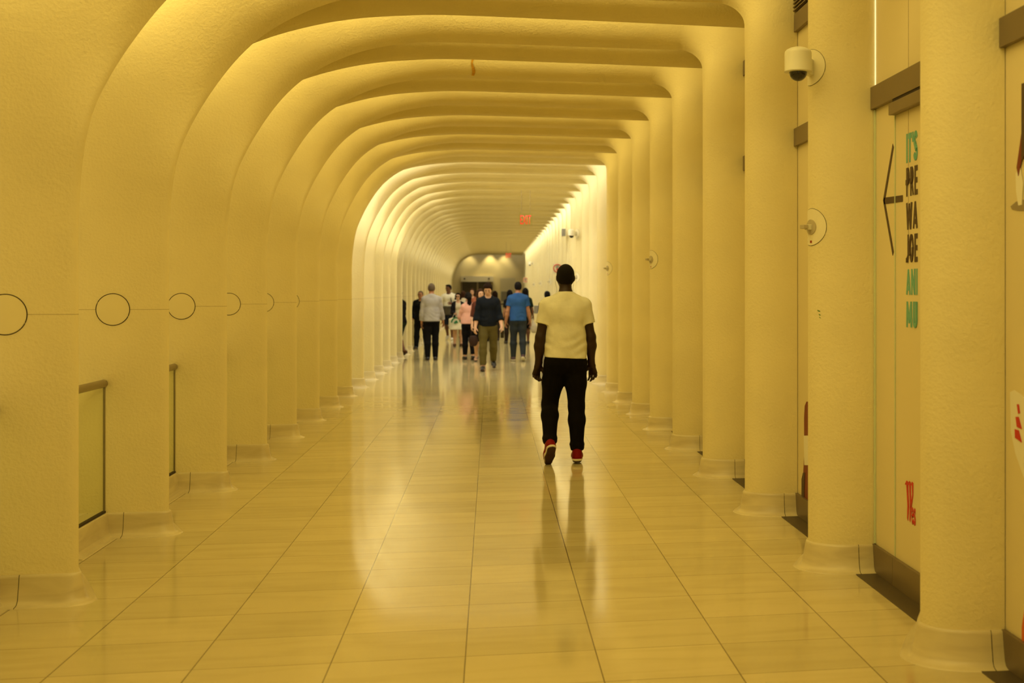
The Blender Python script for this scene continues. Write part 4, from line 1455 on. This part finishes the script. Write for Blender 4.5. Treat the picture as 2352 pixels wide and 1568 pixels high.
    def skirt(s, name, m, length=.48, flare=.06, waist=.12):
        f = Field(s.lo, s.hi, s.vox); q = s.s
        s.torso(f, .010, .045)
        f.cone(s.at(-.02), s.at(-length - .06), (.165 * q, .118 * q), (.165 * q + flare, .125 * q + flare), .05)
        for sd in (1, -1): s.leg(f, sd, .03, 1.0, .05)
        f.plane(s.at(waist), V3(0, 0, 1)); f.plane(s.at(-length), V3(0, 0, -1))
        return f.build(name, m, s.root)
    def shoe(s, sd, m, sole_m, kind='shoe', sole_t=.018, mid_m=None):
        q = s.s; J = s.J[sd]; f_, u, an = J['f'], J['u'], J['an']
        c = an + f_ * .04 * q
        side = np.cross(f_, u)
        fl = Field(c - .24 * q, c + .24 * q, min(s.vox * .8, .007))
        h = .088 * q
        B = lambda a, z: an + f_ * a * q - u * (h - z * q)
        sole = [(B(0, .014 if mid_m else .007), -u)]
        if kind == 'sandal':
            fl.cone(B(.10, .03), B(.13, .02), (.046 * q, .030 * q), (.046 * q, .026 * q), .01, u=side, cuts=sole + [(B(.145, 0), f_), (B(.085, 0), -f_)])
            fl.cone(B(-.035, .07), B(.01, .075), .042 * q, .040 * q, .01, cuts=[(an + u * .0, u), (B(0, .05), -u)])
        else:
            top = .105 if kind == 'boot' else (.125 if kind == 'hightop' else .078)
            fl.cone(B(-.045, .042), B(-.02, top), (.042 * q, .040 * q), (.040 * q, .042 * q), .02, u=side, cuts=sole + [(B(0, top), u)])
            fl.cone(B(-.02, .040), B(.075, .044), (.042 * q, .046 * q), (.044 * q, .044 * q), .03, u=side, cuts=sole)
            fl.cone(B(.0, top - .02), B(.085, .045), (.040 * q, .030 * q), (.042 * q, .034 * q), .03, u=side, cuts=sole + [(B(0, top), u)])
            fl.cone(B(.075, .034), B(.165, .024), (.046 * q, .040 * q), (.036 * q, .024 * q), .03, u=side, cuts=sole)
            if kind == 'hightop' or kind == 'boot' or kind == 'shoe':
                fl.cone(B(-.012, top - .03), B(-.010, top + .05), .034 * q, .034 * q, .004, mode='sub', cuts=[])
        o = fl.build('shoe', m, s.root)
        f2 = Field(c - .24 * q, c + .24 * q, min(s.vox * .8, .006))
        def slab(g, z0, z1, fld):
            ct = [(B(0, z0), -u), (B(0, z1), u)]
            fld.cone(B(-.045, .03), B(.07, .03), (.043 * q + g, .05), (.042 * q + g, .05), .02, u=side, cuts=ct)
            fld.cone(B(.07, .03), B(.160, .03), (.048 * q + g, .05), (.037 * q + g, .05), .02, u=side, cuts=ct)
        if mid_m:
            slab(.003, .010, .030, f2); f2.build('midsole', mid_m, o)
            f3 = Field(c - .24 * q, c + .24 * q, min(s.vox * .8, .006)); slab(.002, -.002, .011, f3); f3.build('outsole', sole_m, o)
        else:
            slab(.002, -.002, sole_t, f2); f2.build('sole', sole_m, o)
        return o

TIME = __import__('time').time
SK_DARK = skin('very_dark_skin', (.021, .0060, .0018))
SK_LIGHT = skin('light_skin', (.62, .36, .22))
SK_TAN = skin('tanned_skin', (.42, .19, .09))
SK_BROWN = skin('brown_skin', (.16, .065, .028))

# ---- the man in front, seen from behind, mid-stride with the left heel lifted
t0 = TIME()
man = Person(1299, 1063, 1.838, 2, 'man seen from behind in pale yellow-white t-shirt, black joggers and red sneakers', pose=dict(
    legs={1: (-1, 1.5, 1, 0), -1: (13, 6.5, 46, 42)}, arms={1: (-2, 12.5, 14, 10), -1: (-3, 12.5, 12, 9)}, curl={1: 40, -1: 52}, turn=58, hand_out=.16, hand_size=1.10),
    skin_m=SK_DARK, vox=.0052, head=(0, 0, 1), build=1.04)
man.body()
man.hair('cropped', M['hair_black'])
tee = man.top('tshirt', cloth('off_white_jersey', (.80, .765, .62), .9, .35, 18), t1=.58, g=.013, hem=.008, neck=.068, gw=.032, flare=.007, folds=.0042, front=.02, tilt=-.05)
man.collar(tee, CLOTH['off_white_jersey'])
man.trousers('joggers', cloth('black_jersey', (.0045, .0035, .003), .9), g=.016, end=1.97, g2=.013, waist=.03, cuff=True)
for sd in (1, -1): man.shoe(sd, cloth('red_leather', (.19, .005, .004), .45, .1), M['sole_dark'], 'hightop', mid_m=M['sole_pale'])
bm = bmesh.new()
P = man.P
tube_bm(bm, [P(-.088, .012, -.018), P(-.092, .020, -.045), P(-.074, .030, -.11), P(-.070, .040, -.155)], .0022, 6)
wire = from_bm('earphone_wire', bm, M['white_wire'], None, True)
bm = bmesh.new(); tube_bm(bm, [P(.080, .02, -.055), P(.072, .035, -.11), P(.075, .045, -.15)], .0020, 6)
w2 = from_bm('wire_branch', bm, M['white_wire'], wire, True)
wire.location = man.root.location; wire.rotation_euler = man.root.rotation_euler
tag(wire, 'thin white earphone wire hanging beside the walking man\'s left ear', 'earphones')
print('main figure', TIME() - t0)

# ---- the crowd farther down, each at the place of its feet in the picture
WALK_A = {1: (12, 2, 6, -4), -1: (-14, 2, 18, 22)}
WALK_B = {-1: (12, 2, 6, -4), 1: (-14, 2, 18, 22)}
STAND = {1: (2, 3, 3, 0), -1: (-2, 3, 3, 0)}
BLK = M['black_leather']
def shoes(p, m=None, kind='shoe', sole=None):
    for sd in (1, -1): p.shoe(sd, m or BLK, sole or M['sole_dark'], kind)

# man in dark navy jumper and olive trousers walking towards the camera, looking down
p = Person(1121, 851, 1.79, 182, 'man in dark navy jumper and olive trousers walking towards the viewer, looking down', pose=dict(
    legs={1: (13, 2, 4, -6), -1: (-10, 3, 30, 20)}, arms={1: (4, 12, 16, 4), -1: (8, 13, 18, 3)}, curl={1: 40, -1: 55}), skin_m=SK_LIGHT, vox=.0085, head=(28, -8, 0))
p.body(); p.hair('thick', M['hair_brown']); p.eyes()
p.top('jumper', cloth('dark_navy_knit', (.008, .010, .014)), t1=1.45, g=.020, hem=-.02, neck=.068, gw=.030, flare=.006, folds=.003)
p.trousers('trousers', cloth('olive_twill', (.105, .082, .022)), g=.014, end=1.93, g2=.020)
shoes(p, kind='boot')
ph = p.J[-1]
phone = empty('phone', p.root.location, p.root.rotation_euler[2])
tag(phone, 'black phone in the left hand of the man in the navy jumper', 'phone')
c = Vector(ph['palm'] + ph['d2'] * .075)
bm = bmesh.new(); box_bm(bm, (-.034, -.006, -.075), (.034, .006, .075), .004)
bmesh.ops.translate(bm, verts=bm.verts, vec=c); from_bm('case', bm, BLK, phone)
bm = bmesh.new(); box_bm(bm, (-.030, .0055, -.070), (.030, .0072, .070)); bmesh.ops.translate(bm, verts=bm.verts, vec=c); from_bm('screen', bm, M['smoke'], phone)

# man in blue t-shirt, from behind
p = Person(1190, 829, 1.81, 0, 'man seen from behind in blue t-shirt and slate trousers', pose=dict(
    legs={-1: (4, 2, 3, 0), 1: (-6, 2, 20, 24)}, arms={-1: (0, 13, 12, 4), 1: (4, 12, 10, 2)}), skin_m=SK_TAN, vox=.0090, build=1.06)
p.body(); p.hair('short', M['hair_black'])
p.top('tshirt', cloth('blue_jersey', (.026, .085, .25)), t1=.62, g=.016, hem=-.03, gw=.026, flare=.014, folds=.0025)
p.trousers('trousers', cloth('slate_denim', (.026, .031, .034)), g=.014, end=2.04, g2=.016)
shoes(p, cloth('grey_sneaker', (.10, .06, .06), .7), sole=M['sole_pale'])

# man in pale shirt and black trousers, from behind
p = Person(991, 827, 1.80, 3, 'man seen from behind in pale grey long-sleeved shirt and black trousers', pose=dict(
    legs={-1: (-3, 0, 4, 0), 1: (4, 0, 5, 0)}, arms={-1: (0, 9, 10, 6), 1: (8, 12, 14, 2)}), skin_m=SK_TAN, vox=.0090, build=.98)
p.body(); p.hair('cropped', M['hair_grey'])
p.top('shirt', cloth('pale_grey_poplin', (.40, .38, .36)), t1=1.80, g=.018, hem=-.03, neck=.066, gw=.040, flare=.010, folds=.003)
p.trousers('trousers', cloth('black_wool', (.006, .005, .005)), g=.016, end=2.06, g2=.020)
shoes(p)

# woman in pink blouse with a black ponytail, from behind
p = Person(1076, 826, 1.57, 10, 'woman seen from behind in pink blouse with long black ponytail and black trousers', True, pose=dict(
    legs={-1: (2, 1, 3, 0), 1: (-5, 2, 8, 10)}, arms={-1: (20, 14, 60, 20), 1: (6, 12, 20, 10)}), skin_m=SK_LIGHT, vox=.0090)
p.body(); p.hair('ponytail', M['hair_black'])
p.top('blouse', cloth('pink_silk', (.78, .42, .33), .6), t1=1.88, g=.018, hem=.02, neck=.060, gw=.034, flare=.010, folds=.003)
p.trousers('trousers', cloth('black_wool', (.006, .005, .005)), g=.012, end=1.90, g2=.014, waist=.06)
shoes(p)
bm = bmesh.new(); c = p.P(0, -.122, .035); bmesh.ops.create_uvsphere(bm, u_segments=14, v_segments=8, radius=.022)
for v in bm.verts: v.co = Vector((v.co.x * 1.2, v.co.y * .7, v.co.z * .8)) + Vector(c)
from_bm('hair_clip', bm, M['white_wire'], p.root, True)['label'] = 'small white hair clip'

# woman in black skirt half hidden behind the man in the jumper
p = Person(1103, 831, 1.66, 180, 'woman in black skirt and red scarf half hidden beside the man in navy jumper', True, pose=dict(
    legs=WALK_B, arms={-1: (6, 12, 40, 20), 1: (2, 8, 20, 4)}), skin_m=SK_LIGHT, vox=.0095, head=(0, 20, 0))
p.body(); p.hair('long', M['hair_auburn']); p.eyes()
p.top('blouse', cloth('rust_brown_blouse', (.10, .03, .018)), t1=1.0, g=.016, hem=.02, neck=.070, gw=.03)
p.skirt('skirt', cloth('black_wool', (.006, .005, .005)), length=.42, flare=.05)
shoes(p, kind='sandal')
bag = empty('handbag', p.root.location, p.root.rotation_euler[2])
tag(bag, 'dark brown handbag between the pink blouse and the man in navy jumper', 'bag')
wx, wy, wz = p.J[1]['palm']
f = Field((wx - .16, wy - .10, wz - .46), (wx + .16, wy + .22, wz + .04), .009)
f.ell((wx - .02, wy + .04, wz - .25), (.105, .065, .145), None, .02); f.plane((0, 0, wz - .38), (0, 0, -1)); f.plane((0, 0, wz - .14), (0, 0, 1)); f.build('bag_body', cloth('brown_hide', (.035, .018, .014), .5), bag)
bm = bmesh.new(); tube_bm(bm, [(wx - .07, wy + .04, wz - .15), (wx - .05, wy + .03, wz - .05), (wx, wy + .01, wz - .005), (wx + .03, wy + .03, wz - .05), (wx + .04, wy + .04, wz - .15)], .008, 8)
from_bm('handle', bm, cloth('brown_hide', (.035, .018, .014), .5), bag, True)

# man in white t-shirt with crossed arms and dark shorts
p = Person(1031, 781, 1.84, 168, 'man in white t-shirt and dark shorts with a grey jacket round his waist', pose=dict(
    legs={-1: (6, 3, 6, 0), 1: (-8, 2, 26, 24)}, arms={1: (20, 30, 75, 55), -1: (20, 24, 75, 55)}), skin_m=SK_BROWN, vox=.0100, head=(4, -30, 0), build=1.05)
p.body(); p.hair('short', M['hair_black']); p.eyes()
p.top('tshirt', cloth('white_jersey', (.86, .82, .66)), t1=.72, g=.018, hem=-.02, gw=.03, flare=.014)
p.trousers('shorts', cloth('navy_cotton', (.018, .022, .035)), g=.024, end=.98, g2=.032)
f = Field(p.lo, p.hi, .011); p.torso(f, .040, .045); f.plane(p.at(.17), V3(0, 0, 1)); f.plane(p.at(-.08), V3(0, 0, -1))
f.cone(p.at(-.02), p.at(-.2), (.2, .16), (.2, .16), .04, cuts=[(p.at(-.12), V3(0, 0, -1))]); f.build('waist_jacket', cloth('grey_fleece', (.095, .085, .065)), p.root)
shoes(p, cloth('white_sneaker', (.75, .70, .58), .6), sole=M['sole_pale'])
bm = bmesh.new(); st = [p.at(.545) + V3(-.10, -.02, .03), p.at(.52) + V3(-.095, .085, .0), p.at(.40) + V3(-.10, .150, .0), p.at(.22) + V3(-.14, .135, .0), p.at(.10) + V3(-.17, .06, .0)]
tube_bm(bm, st, .016, 8); strap = from_bm('shoulder_strap', bm, BLK, None, True)
strap.location = p.root.location; strap.rotation_euler = p.root.rotation_euler
tag(strap, 'black shoulder strap over the white t-shirt of the man in shorts', 'bag')

# woman in pale dress with sunglasses and a white carrier bag
p = Person(1052, 795, 1.56, 185, 'woman in pale dress and dark cardigan holding a white carrier bag', True, pose=dict(
    legs=STAND, arms={1: (18, 10, 62, 30), -1: (14, 10, 62, 30)}), skin_m=SK_LIGHT, vox=.0100, head=(0, -12, 0), build=1.08)
p.body(); p.hair('bob', M['hair_brown']); p.eyes()
p.top('vest', cloth('cream_jersey', (.66, .58, .40)), t1=.25, g=.014, hem=-.02, neck=.074, vneck=.07)
f = Field(p.lo, p.hi, .010); p.torso(f, .024, .045)
for sd in (1, -1): p.arm(f, sd, .016, 0, 1.85, .03)
f.plane(p.at(-.04), V3(0, 0, -1)); f.cone(p.neck0 + V3(0, .02, -.03), p.neck0 + V3(0, .02, .1), .074, .074, .006, mode='sub')
f.cone(p.at(-.1) + V3(0, .14, 0), p.at(.55) + V3(0, .14, 0), (.088, .16), (.075, .16), .005, mode='sub'); f.build('cardigan', cloth('dark_cardigan', (.012, .011, .012)), p.root)
p.skirt('skirt', cloth('cream_skirt', (.62, .55, .36)), length=.34, flare=.07)
shoes(p, cloth('brown_shoe', (.10, .045, .02), .5))
for sd in (1, -1):
    bm = bmesh.new(); lathe_bm(bm, [(.001, 0), (.021, 0), (.021, .004), (.001, .004)], 18, origin=Vector(p.P(sd * .031, .100, .004)), R=Matrix.Rotation(PI / 2, 3, 'X'))
    from_bm('sunglass_lens', bm, M['smoke'], p.root)
tote = empty('carrier_bag', p.root.location, p.root.rotation_euler[2]); tag(tote, 'white carrier bag with a green round emblem held by the woman in pale dress', 'bag')
f = Field((-.20, .10, .40), (.36, .52, .95), .010)
f.cone((.09, .31, .52), (.09, .31, .80), (.19, .075), (.20, .05), .02, cuts=[((0, 0, .50), (0, 0, -1)), ((0, 0, .86), (0, 0, 1))]); f.build('bag_body', cloth('white_paper', (.80, .75, .58), .7, .15), tote)
bm = bmesh.new()
def arc(r0, r1, a0, a1, n=20):
    pts = [(.08 + r1 * math.cos(a), .72 + r1 * math.sin(a)) for a in np.linspace(a0, a1, n)] + [(.08 + r0 * math.cos(a), .72 + r0 * math.sin(a)) for a in np.linspace(a1, a0, n)]
    return pts
M['green_print'] = mat('green_print', (.01, .16, .05), .5)
prism_bm(bm, arc(.105, .145, -.1, PI + .1), lambda u, v: (u, .393, v), (0, 1, 0), .004); from_bm('green_ring', bm, M['green_print'], tote)
bm = bmesh.new(); prism_bm(bm, [(.02, .70), (.06, .775), (.10, .76), (.15, .70), (.12, .67), (.05, .69)], lambda u, v: (u, .393, v), (0, 1, 0), .004); from_bm('green_emblem', bm, M['green_print'], tote)
for x in (-.02, .18):
    bm = bmesh.new(); tube_bm(bm, [(x, .31, .85), (x * .6 + .03, .31, .93), (x * .4 + .05, .30, .95)], .006, 6); from_bm('handle', bm, cloth('white_paper', (.80, .75, .58), .7, .15), tote, True)

# man in dark suit and glasses standing by the left fins
p = Person(967, 801, 1.63, 165, 'man in dark suit and glasses standing by the left fins', pose=dict(
    legs={1: (4, 5, 3, 0), -1: (-4, 5, 3, 0)}, arms={1: (8, 8, 30, 6), -1: (10, 8, 34, 10)}), skin_m=SK_TAN, vox=.0100, head=(6, -10, 0), build=1.06)
p.body(); p.hair('cropped', M['hair_grey']); p.eyes()
p.top('shirt', cloth('white_jersey', (.86, .82, .66)), t1=1.8, g=.010, hem=.0, neck=.062)
p.top('jacket', cloth('black_suit', (.006, .006, .007)), t1=1.93, g=.024, hem=-.16, neck=.070, gw=.036, vneck=.08, flare=.006)
p.trousers('trousers', cloth('black_suit', (.006, .006, .007)), g=.018, end=2.06, g2=.024)
shoes(p)
for sd in (1, -1):
    bm = bmesh.new(); tube_bm(bm, [p.P(sd * .032 + .019 * math.cos(a), .101, .005 + .016 * math.sin(a)) for a in np.linspace(0, 2 * PI, 17)], .0025, 5)
    from_bm('glasses_rim', bm, BLK, p.root, True)

# walker mostly hidden by a left fin: dark top, bare leg, brown shoe
p = Person(917, 817, 1.70, 40, 'person in dark clothes with bare legs mostly hidden behind a left fin', True, pose=dict(
    legs={1: (24, 3, 4, -10), -1: (-16, 2, 20, 24)}, arms={1: (14, 10, 20, 0), -1: (-10, 8, 14, 0)}), skin_m=SK_BROWN, vox=.0100)
p.body(); p.hair('short', M['hair_black'])
p.top('top', cloth('black_wool', (.006, .005, .005)), t1=1.2, g=.018, hem=-.03)
p.trousers('shorts', cloth('dark_green_cotton', (.015, .022, .012)), g=.02, end=.95, g2=.03)
shoes(p, cloth('brown_shoe', (.10, .045, .02), .5))

# person in dark green jacket with a plastic bag behind the man in blue
p = Person(1207, 790, 1.72, 6, 'person in dark green top half hidden behind the man in blue', True, pose=dict(
    legs=WALK_A, arms={1: (-2, 13, 8, 4), -1: (4, 8, 12, 4)}), skin_m=SK_BROWN, vox=.0105)
p.body(); p.hair('long', M['hair_black'])
p.top('jacket', cloth('dark_green_jersey', (.010, .020, .010)), t1=.8, g=.02, hem=-.04, gw=.03)
p.trousers('shorts', cloth('black_wool', (.006, .005, .005)), g=.02, end=.97, g2=.03)
shoes(p)
pb = empty('plastic_bag', p.root.location, p.root.rotation_euler[2]); tag(pb, 'whitish plastic bag hanging beside the legs of the man in blue', 'bag')
cx, cy, cz = p.J[1]['palm']
f = Field((cx - .22, cy - .2, cz - .5), (cx + .26, cy + .2, cz + .06), .010)
f.ell((cx + .03, cy, cz - .28), (.115, .08, .15), None, .03); f.cone((cx + .02, cy, cz - .20), (cx, cy, cz - .02), .08, .016, .03); f.build('bag_body', cloth('thin_white_plastic', (.62, .54, .38), .4), pb)
f = Field((cx - .22, cy - .2, cz - .1), (cx + .26, cy + .2, cz + .10), .006); f.cone((cx - .03, cy, cz - .03), (cx + .0, cy, cz + .02), .008, .008, .004); f.cone((cx, cy, cz + .02), (cx + .03, cy, cz - .03), .008, .008, .004); f.build('handle', cloth('thin_white_plastic', (.62, .54, .38), .4), pb)

# small far figures
def far_walker(px, py, H, heading, label, fem, hair, hm, top_c, top_n, bot, bot_c, bot_n, sk=SK_TAN, legs=STAND, head=(0, 0, 0)):
    p = Person(px, py, H, heading, label, fem, pose=dict(legs=legs), skin_m=sk, vox=.0115, head=head)
    p.body(); p.hair(hair, hm)
    if 90 < heading < 270: p.eyes()
    p.top('top', cloth(top_n, top_c), t1=.7, g=.018, hem=-.03)
    if bot == 'skirt': p.skirt('skirt', cloth(bot_n, bot_c), length=.45)
    else: p.trousers('trousers', cloth(bot_n, bot_c), g=.014, end=2.05 if bot == 'trousers' else .95)
    shoes(p)
    return p
far_walker(1171, 789, 1.66, 8, 'person with black hair hidden behind the left shoulder of the man in blue', True, 'long', M['hair_black'], (.010, .009, .009), 'black_top', 'trousers', (.03, .02, .015), 'dark_trousers', legs=WALK_B)
far_walker(1257, 814, 1.615, 0, 'person whose black-haired head shows above the walking man\'s left shoulder', False, 'short', M['hair_black'], (.02, .03, .02), 'dark_top', 'trousers', (.02, .02, .02), 'black_trousers', sk=SK_BROWN)
far_walker(1137, 782, 1.62, 4, 'brown-haired woman behind the right shoulder of the man in navy jumper', True, 'long', M['hair_brown'], (.08, .03, .02), 'brown_top', 'trousers', (.03, .02, .015), 'dark_trousers')
far_walker(1084, 781, 1.70, 182, 'woman with brown curly hair above the black ponytail', True, 'bob', M['hair_auburn'], (.36, .12, .06), 'rust_top', 'skirt', (.02, .015, .012), 'dark_skirt', sk=SK_LIGHT)
far_walker(1103, 779, 1.52, 182, 'short person with black hair just left of the man in navy jumper', True, 'short', M['hair_black'], (.25, .10, .05), 'brown_print_top', 'trousers', (.02, .015, .012), 'dark_trousers')
far_walker(1064, 775, 1.62, 4, 'red-haired far person behind the woman in pale dress', True, 'long', M['hair_auburn'], (.70, .62, .45), 'cream_top', 'trousers', (.02, .02, .03), 'navy_trousers', sk=SK_LIGHT)
print('figures', TIME() - t0)
